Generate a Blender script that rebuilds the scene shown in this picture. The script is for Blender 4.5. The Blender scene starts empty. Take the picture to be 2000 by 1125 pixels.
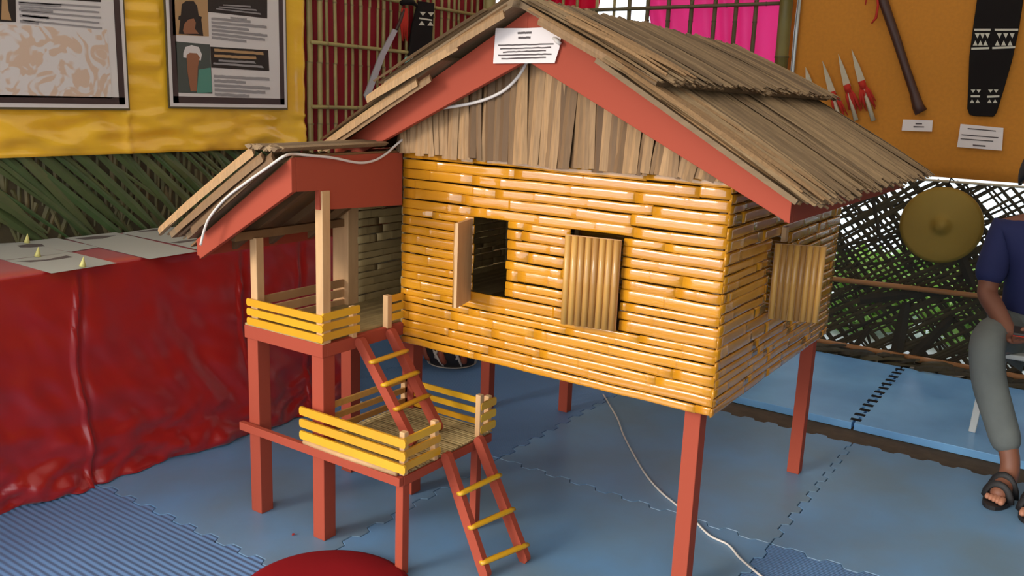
import bpy, bmesh, math, random
from mathutils import Vector, Matrix, Euler, noise
C = bpy.context.scene.collection
SC = bpy.context.scene
rnd = random.Random(7)

# ------------------------------------------------------------ camera, sky, light, exposure
CAM = Vector((1.7253, -1.9916, 1.2893)); ROT = Euler((1.3544, -0.0385, 0.5971), 'XYZ'); FPX = 1715.4
cd = bpy.data.cameras.new('camera'); co = bpy.data.objects.new('camera', cd); C.objects.link(co)
co.location = CAM; co.rotation_euler = ROT; cd.sensor_width = 36; cd.lens = FPX / 2000 * 36; cd.clip_start = .02
SC.camera = co
w = bpy.data.worlds.new('sky'); SC.world = w; w.use_nodes = True
bg = w.node_tree.nodes['Background']; bg.inputs[0].default_value = (.86, .93, 1, 1); bg.inputs[1].default_value = 2.4
sd = bpy.data.lights.new('sun', 'SUN'); so = bpy.data.objects.new('sun', sd); C.objects.link(so)
sd.energy = 2.3; sd.angle = math.radians(21); sd.color = (1, .93, .82)
so.rotation_euler = Vector((.40, 1, -.36)).to_track_quat('-Z', 'Y').to_euler()
SC.view_settings.view_transform = 'Standard'; SC.view_settings.look = 'None'
SC.view_settings.gamma = 1; SC.view_settings.exposure = 0.0

# ------------------------------------------------------------ helpers
MR = ROT.to_matrix()
def ray(x, y): return MR @ Vector(((x - 1000) / FPX, -(y - 562.5) / FPX, -1))
def on(ax, val, x, y):
    d = ray(x, y); return CAM + d * ((val - CAM[ax]) / d[ax])
def lin(c):
    return tuple(((v / 255) / 12.92 if v / 255 <= .04045 else ((v / 255 + .055) / 1.055) ** 2.4) for v in c) + (1,)
MATS = {}
def mat(name, col, col2=None, rough=.6, nscale=0, namt=0, bump=0, bscale=30, stretch=(1, 1, 1), metal=0, coat=0, spec=.5, trans=0, sheen=0, ncol=None):
    m = bpy.data.materials.new(name); m.use_nodes = True; t = m.node_tree; N = t.nodes; L = t.links
    b = N['Principled BSDF']; b.inputs['Roughness'].default_value = rough; b.inputs['Metallic'].default_value = metal
    b.inputs['Specular IOR Level'].default_value = spec; b.inputs['Coat Weight'].default_value = coat; b.inputs['Coat Roughness'].default_value = .07; b.inputs['Coat IOR'].default_value = 1.65
    b.inputs['Sheen Weight'].default_value = sheen
    c1 = lin(col); c2 = lin(col2) if col2 else c1
    mx = N.new('ShaderNodeMix'); mx.data_type = 'RGBA'; mx.inputs[6].default_value = c1; mx.inputs[7].default_value = c2
    at = N.new('ShaderNodeAttribute'); at.attribute_name = 'tint'; L.new(at.outputs['Fac'], mx.inputs[0])
    out = mx.outputs[2]
    tc = N.new('ShaderNodeTexCoord'); mp = N.new('ShaderNodeMapping'); mp.inputs['Scale'].default_value = stretch
    L.new(tc.outputs['Object'], mp.inputs[0])
    if namt:
        n = N.new('ShaderNodeTexNoise'); n.inputs['Scale'].default_value = nscale; n.inputs['Detail'].default_value = 5; L.new(mp.outputs[0], n.inputs[0])
        r = N.new('ShaderNodeMapRange'); r.inputs[1].default_value = .35; r.inputs[2].default_value = .65; r.inputs[3].default_value = 0; r.inputs[4].default_value = namt
        L.new(n.outputs[0], r.inputs[0])
        m2 = N.new('ShaderNodeMix'); m2.data_type = 'RGBA'; L.new(out, m2.inputs[6])
        m2.inputs[7].default_value = lin(ncol) if ncol else tuple(v * .45 for v in c1[:3]) + (1,)
        L.new(r.outputs[0], m2.inputs[0]); out = m2.outputs[2]
    L.new(out, b.inputs['Base Color'])
    if bump:
        n = N.new('ShaderNodeTexNoise'); n.inputs['Scale'].default_value = bscale; n.inputs['Detail'].default_value = 4; L.new(mp.outputs[0], n.inputs[0])
        bp = N.new('ShaderNodeBump'); bp.inputs['Strength'].default_value = bump; bp.inputs['Distance'].default_value = .01
        L.new(n.outputs[0], bp.inputs['Height']); L.new(bp.outputs[0], b.inputs['Normal'])
    if trans:
        tr = N.new('ShaderNodeBsdfTranslucent'); L.new(out, tr.inputs[0]); ms = N.new('ShaderNodeMixShader'); ms.inputs[0].default_value = trans
        L.new(b.outputs[0], ms.inputs[1]); L.new(tr.outputs[0], ms.inputs[2]); L.new(ms.outputs[0], N['Material Output'].inputs[0])
    MATS[name] = m; return m

mat('red_paint', (170, 75, 54), rough=.7, spec=.2, nscale=6, namt=.12, ncol=(156, 72, 54))
mat('yellow_bamboo', (224, 152, 30), (200, 128, 24), rough=.24, coat=1, nscale=12, namt=.3, ncol=(200, 130, 26), stretch=(1, 1, 6), bump=.12, bscale=40)
mat('yellow_paint', (240, 185, 40), (214, 150, 30), rough=.35, coat=.3, nscale=20, namt=.2, ncol=(205, 145, 35))
mat('raw_bamboo', (190, 164, 112), (142, 118, 76), rough=.6, nscale=16, namt=.4, ncol=(126, 106, 68))
mat('raw_wood', (214, 170, 120), (170, 128, 84), rough=.6, nscale=9, namt=.35, stretch=(5, 5, 1), ncol=(176, 128, 84))
mat('dark_wood', (136, 98, 60), (104, 74, 46), rough=.7, nscale=12, namt=.3)
mat('shutter_bamboo', (222, 168, 84), (160, 112, 56), rough=.45, coat=.3, nscale=12, namt=.3, ncol=(170, 116, 60), stretch=(6, 6, 1))
mat('thatch', (178, 146, 106), (112, 88, 62), rough=.75, nscale=30, namt=.4, ncol=(100, 78, 54), stretch=(.4, 6, 2))
mat('gable_thatch', (190, 148, 102), (110, 80, 52), rough=.7, nscale=30, namt=.35, ncol=(96, 74, 50), stretch=(6, 3, .5))
mat('mat_blue', (108, 150, 190), rough=.4, spec=.55, nscale=2.6, namt=.8, ncol=(112, 134, 148), bump=.1, bscale=14)
mat('mat_far_lit', (132, 190, 240), rough=.32, nscale=3, namt=.5, ncol=(84, 134, 196))  # lighter blue than the near mats: reflected daylight put into the colour
mat('ground', (96, 78, 58), rough=.9, nscale=20, namt=.5)
mat('red_satin', (166, 20, 16), rough=.27, spec=.7, sheen=.15, bump=.25, bscale=5)
mat('red_cloth', (160, 16, 34), rough=.7, nscale=5, namt=.2)
mat('red_mat', (142, 16, 24), rough=.8, nscale=4, namt=.4, ncol=(120, 16, 22), spec=.2)
mat('yellow_satin', (252, 196, 54), rough=.26, spec=.8, sheen=.0, nscale=3, namt=.3, ncol=(232, 160, 40), stretch=(1, 1, 3), bump=.2, bscale=6)
mat('orange_cloth', (212, 136, 40), rough=.85, nscale=60, namt=.18, ncol=(160, 96, 32))
mat('culm', (176, 156, 94), (122, 106, 62), rough=.5, nscale=12, namt=.35, ncol=(112, 96, 60))
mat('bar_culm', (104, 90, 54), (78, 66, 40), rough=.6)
mat('big_culm', (122, 108, 52), (84, 74, 36), rough=.45, nscale=9, namt=.25)
mat('leaf', (58, 84, 40), (124, 108, 70), rough=.5, nscale=14, namt=.35, ncol=(46, 58, 30))
mat('leaf_back', (84, 72, 48), rough=.9, nscale=24, namt=.5, ncol=(60, 52, 34))
mat('weave', (50, 42, 28), (84, 72, 42), rough=.7, nscale=14, namt=.4)
mat('rail_bamboo', (176, 118, 66), rough=.5, nscale=9, namt=.3)
mat('pink', (242, 104, 176), rough=.6, trans=.55)
mat('crimson', (206, 30, 80), rough=.6, trans=.55)
mat('paper_white', (240, 226, 220), rough=.7)
mat('paper_grey', (170, 168, 160), rough=.75)
mat('ink', (92, 80, 78), rough=.8)
mat('ink_soft', (150, 142, 140), rough=.8)
mat('poster', (218, 208, 202), rough=.5)
mat('damask', (206, 194, 186), rough=.5)
mat('border_brown', (66, 48, 46), rough=.5)
mat('frame_olive', (86, 74, 44), rough=.5)
mat('black_print', (38, 28, 24), rough=.5)
mat('tan_print', (180, 140, 96), rough=.5)
mat('skin_print', (150, 96, 66), rough=.5)
mat('grey_print', (74, 78, 72), rough=.5)
mat('teal_print', (84, 138, 120), rough=.5)
mat('white_plastic', (232, 230, 222), rough=.4)
mat('cord_white', (226, 214, 204), rough=.5)
mat('black_wood', (30, 24, 22), rough=.85, spec=.2, nscale=10, namt=.2)
mat('shield_white', (214, 206, 186), rough=.7)
mat('steel', (176, 178, 176), rough=.35, metal=.55)
mat('bone', (206, 190, 160), rough=.5, nscale=20, namt=.2)
mat('club_wood', (76, 44, 34), rough=.45, nscale=12, namt=.35, stretch=(1, 1, .3))
mat('red_thread', (196, 44, 26), rough=.8)
mat('brass', (150, 118, 40), rough=.48, metal=.45, nscale=3, namt=.35, ncol=(120, 92, 34))
mat('skin', (134, 84, 62), rough=.55)
mat('skin_light', (184, 124, 96), rough=.6)
mat('navy', (38, 44, 92), rough=.85, nscale=8, namt=.2)
mat('jeans', (112, 116, 112), rough=.85, nscale=12, namt=.3, ncol=(84, 88, 88))
mat('hair', (22, 18, 18), rough=.6)
mat('sandal', (32, 28, 28), rough=.6)
mat('green_leaf', (205, 238, 140), (132, 190, 90), rough=.6, trans=.35)
mat('bark', (70, 60, 44), rough=.9)
mat('pale_ground', (196, 204, 206), rough=.9, nscale=1.2, namt=.5, ncol=(150, 156, 150))
mat('mint', (150, 220, 200), rough=.2, spec=.9)
mat('pot_dark', (44, 34, 28), rough=.45)
mat('pot_white', (200, 180, 160), rough=.6)
mat('pot_rust', (150, 70, 42), rough=.6)
mat('bit_yellow', (226, 214, 130), rough=.6)
mat('tarp', (238, 232, 222), rough=.8, trans=.5)
mat('eye_white', (220, 214, 206), rough=.4)
mat('lip', (112, 60, 52), rough=.6)
# ribbed side of the foam mats
def ribbed(name, col, pitch):
    m = mat(name, col, rough=.42, nscale=2.5, namt=.3, ncol=(78, 100, 130)); t = m.node_tree; N = t.nodes; L = t.links
    tc = N.new('ShaderNodeTexCoord'); wv = N.new('ShaderNodeTexWave'); wv.wave_type = 'BANDS'; wv.bands_direction = 'Y'
    wv.inputs['Scale'].default_value = .314 / pitch; wv.inputs['Distortion'].default_value = .25; wv.inputs['Detail'].default_value = 1
    L.new(tc.outputs['Object'], wv.inputs[0]); bp = N.new('ShaderNodeBump'); bp.inputs['Strength'].default_value = .8; bp.inputs['Distance'].default_value = pitch * .13
    L.new(wv.outputs['Fac'], bp.inputs['Height']); L.new(bp.outputs[0], N['Principled BSDF'].inputs['Normal'])
ribbed('mat_ribbed', (104, 140, 184), .019)
ribbed('mat_fine', (98, 136, 182), .009)

def damask():
    m = MATS['damask']; N = m.node_tree.nodes; L = m.node_tree.links; b = N['Principled BSDF']
    tc = N.new('ShaderNodeTexCoord'); n = N.new('ShaderNodeTexNoise'); n.inputs['Scale'].default_value = 11; n.inputs['Detail'].default_value = 1; n.inputs['Distortion'].default_value = 2.2
    L.new(tc.outputs['Object'], n.inputs[0]); r = N.new('ShaderNodeValToRGB'); e = r.color_ramp.elements
    e[0].position = .47; e[0].color = lin((218, 208, 202)); e[1].position = .53; e[1].color = lin((212, 182, 158)); L.new(n.outputs[0], r.inputs[0]); L.new(r.outputs[0], b.inputs['Base Color'])
damask()

class MB:
    def __init__(s): s.v = []; s.f = []; s.t = []; s.s = []
    def add(s, vs, fs, tint=0, smooth=False):
        o = len(s.v); s.v += [tuple(v) for v in vs]
        s.t += (list(tint) if isinstance(tint, (list, tuple)) else [tint] * len(vs))
        for f in fs: s.f.append([o + i for i in f]); s.s.append(smooth)
        return s
    def box(s, a, b, tint=0):
        (x0, y0, z0), (x1, y1, z1) = a, b
        return s.add([(x0, y0, z0), (x1, y0, z0), (x1, y1, z0), (x0, y1, z0), (x0, y0, z1), (x1, y0, z1), (x1, y1, z1), (x0, y1, z1)],
                     [(3, 2, 1, 0), (4, 5, 6, 7), (0, 1, 5, 4), (1, 2, 6, 5), (2, 3, 7, 6), (3, 0, 4, 7)], tint)
    def bar(s, p, q, wd, h, up=(0, 0, 1), tint=0, taper=1):
        p, q = Vector(p), Vector(q); d = (q - p).normalized(); r = d.cross(Vector(up)).normalized(); u = r.cross(d).normalized()
        vs = []
        for c, k in ((p, 1), (q, taper)):
            for a, b in ((-1, -1), (1, -1), (1, 1), (-1, 1)): vs.append(c + r * (a * wd / 2 * k) + u * (b * h / 2 * k))
        return s.add(vs, [(0, 1, 2, 3), (7, 6, 5, 4), (0, 4, 5, 1), (1, 5, 6, 2), (2, 6, 7, 3), (3, 7, 4, 0)], tint)
    def prism(s, pts, vec, tint=0):
        n = len(pts); vec = Vector(vec); a = [Vector(p) for p in pts]
        return s.add(a + [p + vec for p in a], [list(range(n))[::-1], list(range(n, 2 * n))] + [(i, (i + 1) % n, n + (i + 1) % n, n + i) for i in range(n)], tint)
    def tube(s, pts, rad, n=8, tint=0, flat=1, up=None):
        pts = [Vector(p) for p in pts]; m = len(pts); vs = []; ts = []
        rad = rad if isinstance(rad, (list, tuple)) else [rad] * m
        tt = tint if isinstance(tint, (list, tuple)) else [tint] * m
        pr = None
        for i, p in enumerate(pts):
            d = (pts[min(i + 1, m - 1)] - pts[max(i - 1, 0)]).normalized()
            if pr is None:
                a = Vector(up) if up else (Vector((0, 0, 1)) if abs(d.z) < .9 else Vector((0, 1, 0)))
                r = d.cross(a).normalized()
            else: r = (pr - d * pr.dot(d)).normalized()
            pr = r; u = r.cross(d)
            for k in range(n):
                an = 2 * math.pi * k / n; vs.append(p + (r * math.cos(an) + u * math.sin(an) * flat) * rad[i]); ts.append(tt[i])
        fs = [(i * n + k, i * n + (k + 1) % n, (i + 1) * n + (k + 1) % n, (i + 1) * n + k) for i in range(m - 1) for k in range(n)]
        fs += [list(range(n))[::-1], [(m - 1) * n + k for k in range(n)]]
        return s.add(vs, fs, ts, True)
    def lathe(s, prof, c, axis=(0, 0, 1), n=32, tint=0):
        q = Vector((0, 0, 1)).rotation_difference(Vector(axis)); c = Vector(c); vs = []
        for r, z in prof:
            for k in range(n): vs.append(c + q @ Vector((r * math.cos(2 * math.pi * k / n), r * math.sin(2 * math.pi * k / n), z)))
        m = len(prof); fs = [(i * n + k, i * n + (k + 1) % n, (i + 1) * n + (k + 1) % n, (i + 1) * n + k) for i in range(m - 1) for k in range(n)]
        fs += [list(range(n))[::-1], [(m - 1) * n + k for k in range(n)]]
        return s.add(vs, fs, tint, True)
    def strip(s, p, q, wd, nrm, thick=.0025, vee=.3, sag=0, tint=0, tip=.6, n=4):
        """one leaf: a long creased blade"""
        p, q, nrm = Vector(p), Vector(q), Vector(nrm).normalized(); d = (q - p).normalized(); r = d.cross(nrm).normalized(); vs = []
        for i in range(n + 1):
            t = i / n; c = p.lerp(q, t) + nrm * (sag * math.sin(math.pi * t)); k = wd / 2 * (1 if t < .7 else 1 - (1 - tip) * (t - .7) / .3)
            vs += [c - r * k, c + nrm * k * vee, c + r * k, c - nrm * thick]
        fs = [(i * 4 + a, i * 4 + (a + 1) % 4, i * 4 + 4 + (a + 1) % 4, i * 4 + 4 + a) for i in range(n) for a in range(4)] + [(0, 1, 2, 3), tuple(n * 4 + a for a in (3, 2, 1, 0))]
        return s.add(vs, fs, tint)
    def build(s, name, m, parent=None, bevel=0, origin=None, **k):
        me = bpy.data.meshes.new(name); org = Vector(origin) if origin else Vector((0, 0, 0))
        me.from_pydata([tuple(Vector(v) - org) for v in s.v], [], s.f); me.materials.append(MATS[m])
        a = me.attributes.new('tint', 'FLOAT', 'POINT'); a.data.foreach_set('value', s.t)
        me.polygons.foreach_set('use_smooth', s.s)
        bm = bmesh.new(); bm.from_mesh(me); bmesh.ops.recalc_face_normals(bm, faces=bm.faces[:]); bm.to_mesh(me); bm.free(); me.update()
        o = bpy.data.objects.new(name, me); C.objects.link(o); o.location = org
        if parent:
            o.parent = parent
            pw = Vector((0, 0, 0)); p_ = parent
            while p_: pw += p_.location; p_ = p_.parent
            o.location = org - pw
        if bevel:
            b = o.modifiers.new('bevel', 'BEVEL'); b.width = bevel; b.segments = 2; b.limit_method = 'ANGLE'
        tag(o, **k); return o
def tag(o, label=None, cat=None, group=None, kind=None):
    for a, b in (('label', label), ('category', cat), ('group', group), ('kind', kind)):
        if b: o[a] = b
    return o
def thing(name, label, cat, loc=(0, 0, 0), group=None, kind=None):
    o = bpy.data.objects.new(name, None); C.objects.link(o); o.location = loc; o.empty_display_size = .1
    return tag(o, label, cat, group, kind)
def one(name, mb, m, label, cat, origin, **k): return mb.build(name, m, None, origin=origin, label=label, cat=cat, **k)
U = rnd.uniform

# ------------------------------------------------------------ the setting
MB().box((-6, -4, -.12), (7, 12, -.022)).build('floor', 'ground', kind='structure')
MB().box((-1.6, -2.4, 2.25), (3.6, 2.95, 2.27)).build('added_ceiling', 'tarp', kind='structure')  # unseen tarp roof, added to hold back and soften light from above
MB().box((3.5, -2.4, -.02), (3.53, 2.9, 2.25)).build('added_wall_right', 'leaf_back', kind='structure')  # unseen dark wall, added to keep light off the house's right side
MB().box((-1.47, -2.0, -.02), (-1.435, 2.36, 2.15)).build('wall_left', 'leaf_back', kind='structure')
cA, cB = Vector((-1.4, 2.36, 0)), Vector((.2, 2.83, 0)); cdir = (cB - cA).normalized(); cn = Vector((cdir.y, -cdir.x, 0))   # cn points into the room

# foam mats ------------------------------------------------------------------------------
def edge_pts(a, b, fixed, axis, inset):
    """toothed edge between a and b at the fixed coordinate; teeth are fixed in the world so neighbours interlock"""
    pts = []; pitch = .05; n = max(2, int(abs(b - a) / pitch)); sgn = 1 if b > a else -1
    for i in range(n):
        t0 = a + (b - a) * i / n; t1 = a + (b - a) * (i + 1) / n
        k = i if sgn > 0 else n - 1 - i
        off = (.011 if k % 2 else -.011) if 0 < k < n - 1 else 0
        e = (t1 - t0) * .12
        for t in (t0 + e, t1 - e): pts.append((t, fixed + off + inset) if axis == 0 else (fixed + off + inset, t))
    return pts
def foam(x0, x1, y0, y1, z0, z1, m, label, group, ins=.0015, flat=False):
    p = edge_pts(x0, x1, y0, 0, ins) + edge_pts(y0, y1, x1, 1, -ins) + edge_pts(x1, x0, y1, 0, -ins) + edge_pts(y1, y0, x0, 1, ins)
    if flat: p = [(x0 + ins, y0), (x1 - ins, y0)] + edge_pts(y0, y1, x1, 1, -ins) + [(x1 - ins, y1), (x0 + ins, y1)] + edge_pts(y1, y0, x0, 1, ins)
    o = MB().prism([(x, y, z0) for x, y in p], (0, 0, z1 - z0)).build('foam_mat', m, None, bevel=.002, origin=((x0 + x1) / 2, (y0 + y1) / 2, z0), label=label, cat='floor mat', group=group)
    return o
XL = [-.95, .05, 1.05, 2.05]; YL = [-1.52, -.52, .475, 1.49]
near = {(0, 0): ('mat_ribbed', 'blue foam mat with broad ribs in the bottom left corner beside the red table cloth'),
        (0, 1): ('mat_blue', 'smooth scuffed blue foam mat under the two front porch legs'),
        (0, 2): ('mat_fine', 'blue foam mat with fine ribs under the back of the porch by the dark pot'),
        (1, 0): ('mat_blue', 'blue foam mat under the front half of the red round cushion'),
        (1, 1): ('mat_blue', 'smooth blue foam mat under the lower ladder and the front right house leg'),
        (1, 2): ('mat_blue', 'smooth blue foam mat under the middle of the raised model house'),
        (2, 1): ('mat_fine', 'dark blue foam mat at the bottom edge right of the front right house leg'),
        (2, 2): ('mat_blue', 'blue foam mat in front of the muddy gap beside the back right house leg'),
        (2, 0): ('mat_blue', 'blue foam mat nearest the viewer past the bottom right corner')}
for (i, j), (m, lb) in near.items():
    foam(XL[i], XL[i + 1], YL[j], YL[j + 1], -.02, 0, m, lb, 'interlocking blue mats around the model house')
foam(-1.425, -.95, .475, 1.49, -.02, 0, 'mat_fine', 'narrow blue foam mat against the left wall, seen under the porch past the red cloth', 'interlocking blue mats around the model house')
foam(-1.425, .05, 1.49, 2.28, -.02, 0, 'mat_blue', 'blue foam mat in the far left corner behind the dark pot', 'interlocking blue mats around the model house')
for i, (x0, x1, lb) in enumerate(((.06, .40, 'sheen-tinted blue raised foam mat seen under the house floor behind the gap'),
                                  (.40, 1, 'sheen-tinted blue raised foam mat beyond the muddy gap, left of the dark toothed seam'),
                                  (1, 2, 'sheen-tinted blue raised foam mat beyond the muddy gap, under the seated person'), (2, 3, 'sheen-tinted blue raised foam mat beyond the muddy gap, past the right edge of the photo'))):
    foam(x0, x1, 1.69, 2.7, -.02, .012, 'mat_far_lit', lb, 'raised blue mats along the leaf screen', ins=.005, flat=True)
t = thing('mat_seam', 'dark row of seam holes between the two sheen-tinted raised mats', 'mat seam', (1, 1.72, .012))
for k in range(13):
    y = 1.72 + k * .076; o_ = U(0, .006); MB().box((.978 + o_, y, .0118), (1.022 + o_ * .5, y + .03, .0128)).build('seam_hole', 'black_wood', t)

# left side: leaf wall, yellow satin, red cloth with bamboo lattice ------------------------
t = thing('palm_leaf_wall', 'wall of woven green palm leaves behind the red table', 'leaf wall', (-1.42, -.3, .0))
mb = MB()
for k in range(52):                                   # long hanging leaflets, leaning to the right
    y = -1.5 + k * .046 + U(-.02, .02); L = U(.4, .72); a = U(.62, .9)
    top = Vector((-1.425 + U(0, .012), y - .25, 1.06)); bot = top + Vector((U(0, .02), math.cos(a) * L, -math.sin(a) * L))
    if bot.z < .3: bot.z = .3
    mb.strip(top, bot, U(.014, .04), (1, 0, 0), .002, .35, .01, U(0, .35), .2, 6)
mb.build('leaf_blade', 'leaf', t)
mb = MB()
for k in range(90):                                   # short woven leaflets behind
    y = -1.4 + k * .027; z = U(.55, .8); L = U(.16, .26); a = U(-1.15, -.95) if k % 2 else U(.7, 1.0)
    mb.strip((-1.432, y, z + .12), (-1.43, y + math.sin(a) * L * .5, z + .12 - L), U(.014, .024), (1, 0, 0), .002, .4, 0, U(.6, 1), .5, 3)
    mb.strip((-1.432, y, z + .36), (-1.43, y - U(.0, .04), z + .1), U(.014, .024), (1, 0, 0), .002, .4, 0, U(.6, 1), .5, 3)
mb.build('woven_leaflet', 'leaf', t)

def sheet(name, m, p, du, dv, nu, nv, f, label, cat, thick=.003, **k):
    """cloth: a grid p+u*du+v*dv pushed along its normal by f(u,v)"""
    p, du, dv = Vector(p), Vector(du), Vector(dv); n = du.cross(dv).normalized(); mb = MB(); vs = []
    for sd_ in (0, 1):
        for i in range(nu + 1):
            for j in range(nv + 1):
                u, v = i / nu, j / nv; vs.append(p + du * u + dv * v + n * (f(u, v) - sd_ * thick))
    W = nv + 1; o = (nu + 1) * W
    fs = [(i * W + j, (i + 1) * W + j, (i + 1) * W + j + 1, i * W + j + 1) for i in range(nu) for j in range(nv)]
    fs += [(o + i * W + j, o + i * W + j + 1, o + (i + 1) * W + j + 1, o + (i + 1) * W + j) for i in range(nu) for j in range(nv)]
    for j in range(nv): fs += [(j, j + 1, o + j + 1, o + j), (nu * W + j + 1, nu * W + j, o + nu * W + j, o + nu * W + j + 1)]
    for i in range(nu): fs += [((i + 1) * W, i * W, o + i * W, o + (i + 1) * W), (i * W + nv, (i + 1) * W + nv, o + (i + 1) * W + nv, o + i * W + nv)]
    mb.add(vs, fs, 0, True); return mb.build(name, m, None, origin=p, label=label, cat=cat, **k)
def wr_y(u, v):
    Y = -1.6 + 2.5 * u; z = 1.013 + 1.1 * v
    h = .010 * noise.noise(Vector((Y * 4, z * 9, 1))) + .003 * noise.noise(Vector((Y * 12, z * 30, 4)))
    lo = 1 if z < 1.17 else 0
    h += lo * (.022 * noise.noise(Vector((Y * 6, z * 20, 9))) + .008 * noise.noise(Vector((Y * 13, z * 30 + Y * 8, 19))))
    if 0 < Y < .16 and z > 1.17: h += .012 * noise.noise(Vector((Y * 5, z * 24, 29)))
    h += .008 * math.exp(-((Y + .0) / .012) ** 2) * (1 if z < 1.16 else 0)
    if z > 1.16 and (Y < 0 or .15 < Y < .85): h *= .3
    return h
sheet('yellow_satin_sheet', 'yellow_satin', (-1.392, -1.6, 1.013), (0, 2.5, 0), (0, 0, 1.1), 220, 90, wr_y,
      'shiny yellow satin cloth hung on the left wall behind the two posters', 'cloth')
sheet('red_backdrop_cloth', 'red_cloth', (-1.425, .9, .6), (0, 1.46, 0), (0, 0, 1.5), 80, 4,
      lambda u, v: .006 * math.sin(u * 60), 'dark red cloth stretched behind the bamboo lattice', 'cloth')

def culm(mb, p, q, r, nodes=5, seed=0, wob=.004):
    R_ = random.Random(seed); p, q = Vector(p), Vector(q); L = (q - p).length; pts = []; rad = []; ti = []
    n = nodes; base = R_.uniform(0, .5)
    ks = [0]
    for i in range(n): ks += [(i + .5) / n - .004 / L * 1.6, (i + .5) / n, (i + .5) / n + .004 / L * 1.6]
    ks += [1]
    for i, k in enumerate(ks):
        c = p.lerp(q, k) + Vector((0, R_.uniform(-wob, wob), 0)) * (1 if i % 3 == 0 else .5)
        isn = (i % 3 == 2) and 0 < i < len(ks) - 1
        pts.append(c); rad.append(r * (1.16 if isn else 1)); ti.append(1 if isn else base)
    mb.tube(pts, rad, 8, ti); return mb
t = thing('bamboo_lattice', 'thin bamboo lattice over dark red cloth beyond the yellow satin', 'lattice', (-1.39, .9, .6))
for k in range(25):
    y = .935 + k * .056 + U(-.006, .006); r = .014 if k == 0 else (.0125 if k == 1 else U(.007, .0105))
    culm(MB(), (-1.398 + U(-.003, .003), y, .7), (-1.398, y + U(-.012, .012), 2.1), r, 5, k).build('upright_culm', 'culm', t)
for z in (1.2, 1.49, 1.735, 1.98):
    culm(MB(), (-1.398 + .018, .93, z), (-1.38, 2.3, z - .012), .009, 7, int(z * 100), .002).build('cross_culm', 'culm', t)
one('corner_post', culm(MB(), (-1.385, 2.315, .0), (-1.385, 2.315, 2.15), .038, 6, 3), 'culm', 'thick brownish bamboo post in the corner behind the roof peak', 'post', (-1.385, 2.315, 0))

# posters -------------------------------------------------------------------------------------
def wq(mb, X, pts, th=.0012):                      # flat shape lying on the left wall, corners given by (Y, z)
    return mb.prism([(X, a, b) for a, b in pts], (-th, 0, 0))
def pz(pts, X=-1.372): return [tuple(on(0, X, x, y))[1:] for x, y in pts]
def lines(mb, quad, n, X, frac=.5, wob=0, ends=None):
    """n rows of squiggly illegible print inside a quad TL,TR,BR,BL of (Y,z)"""
    TL, TR, BR, BL = [Vector(q) for q in quad]
    for i in range(n):
        a, b = i / n, (i + frac) / n; e0, e1 = (ends[i] if ends else (0, 1))
        m = 14; up = []; dn = []
        for j in range(m + 1):
            u = e0 + (e1 - e0) * j / m; l0 = TL.lerp(BL, a); r0 = TR.lerp(BR, a); l1 = TL.lerp(BL, b); r1 = TR.lerp(BR, b)
            w_ = (l1 - l0) * U(-.12, .12); up.append(l0.lerp(r0, u) + w_); dn.append(l1.lerp(r1, u) + w_ * .6)
        wq(mb, X, [tuple(p) for p in up] + [tuple(p) for p in dn[::-1]], .0006)
def poster(name, label, y0, y1, z0, z1, content):
    t = thing(name, label, 'poster', (-1.375, (y0 + y1) / 2, z0)); X = -1.374
    wq(MB(), X, [(y0, z0), (y1, z0), (y1, z1), (y0, z1)], .006).build('backing_board', 'frame_olive', t)
    wq(MB(), X + .001, [(y0 + .006, z0 + .008), (y1 - .006, z0 + .008), (y1 - .006, z1), (y0 + .006, z1)], .001).build('sheet', 'poster', t)
    b0, b1, c0 = y0 + .02, y1 - .02, z0 + .022; mb = MB()
    for r_ in (((b0, c0), (b0 + .024, c0), (b0 + .024, z1), (b0, z1)), ((b1 - .024, c0), (b1, c0), (b1, z1), (b1 - .024, z1)), ((b0, c0), (b1, c0), (b1, c0 + .026), (b0, c0 + .026))):
        wq(mb, X + .0022, r_, .001)
    mb.build('border', 'border_brown', t)
    content(t, X + .0022); return t
def cA_(t, X):
    wq(MB(), X, pz([(-40, 45), (170, 56), (209, 58), (219, 192), (0, 190), (-60, 188)], X)).build('damask_print', 'damask', t)
    wq(MB(), X + .0008, pz([(-60, -60), (30, -30), (31, 43), (-60, 40)], X)).build('photo', 'black_print', t)
    mb = MB(); wq(mb, X + .0016, pz([(4, -20), (12, -20), (16, 20), (22, 40), (2, 38)], X)).build('photo_figure', 'tan_print', t)
    wq(MB(), X + .0008, pz([(95, -40), (200, -40), (197, 4), (100, -3)], X)).build('headline_band', 'black_print', t)
    mb = MB(); lines(mb, pz([(36, 2), (196, 12), (200, 64), (40, 46)], X + .001), 5, X + .001, .34, ends=[(0, 1), (.02, .98), (.02, 1), (.03, .97), (.03, 1)])
    lines(mb, pz([(36, 4), (120, 8), (118, 60), (40, 50)], X + .001), 4, X + .001, .45, ends=[(0, 1), (0, .8), (0, .7), (0, .45)])
    mb.build('text_block', 'ink_soft', t)
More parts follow.
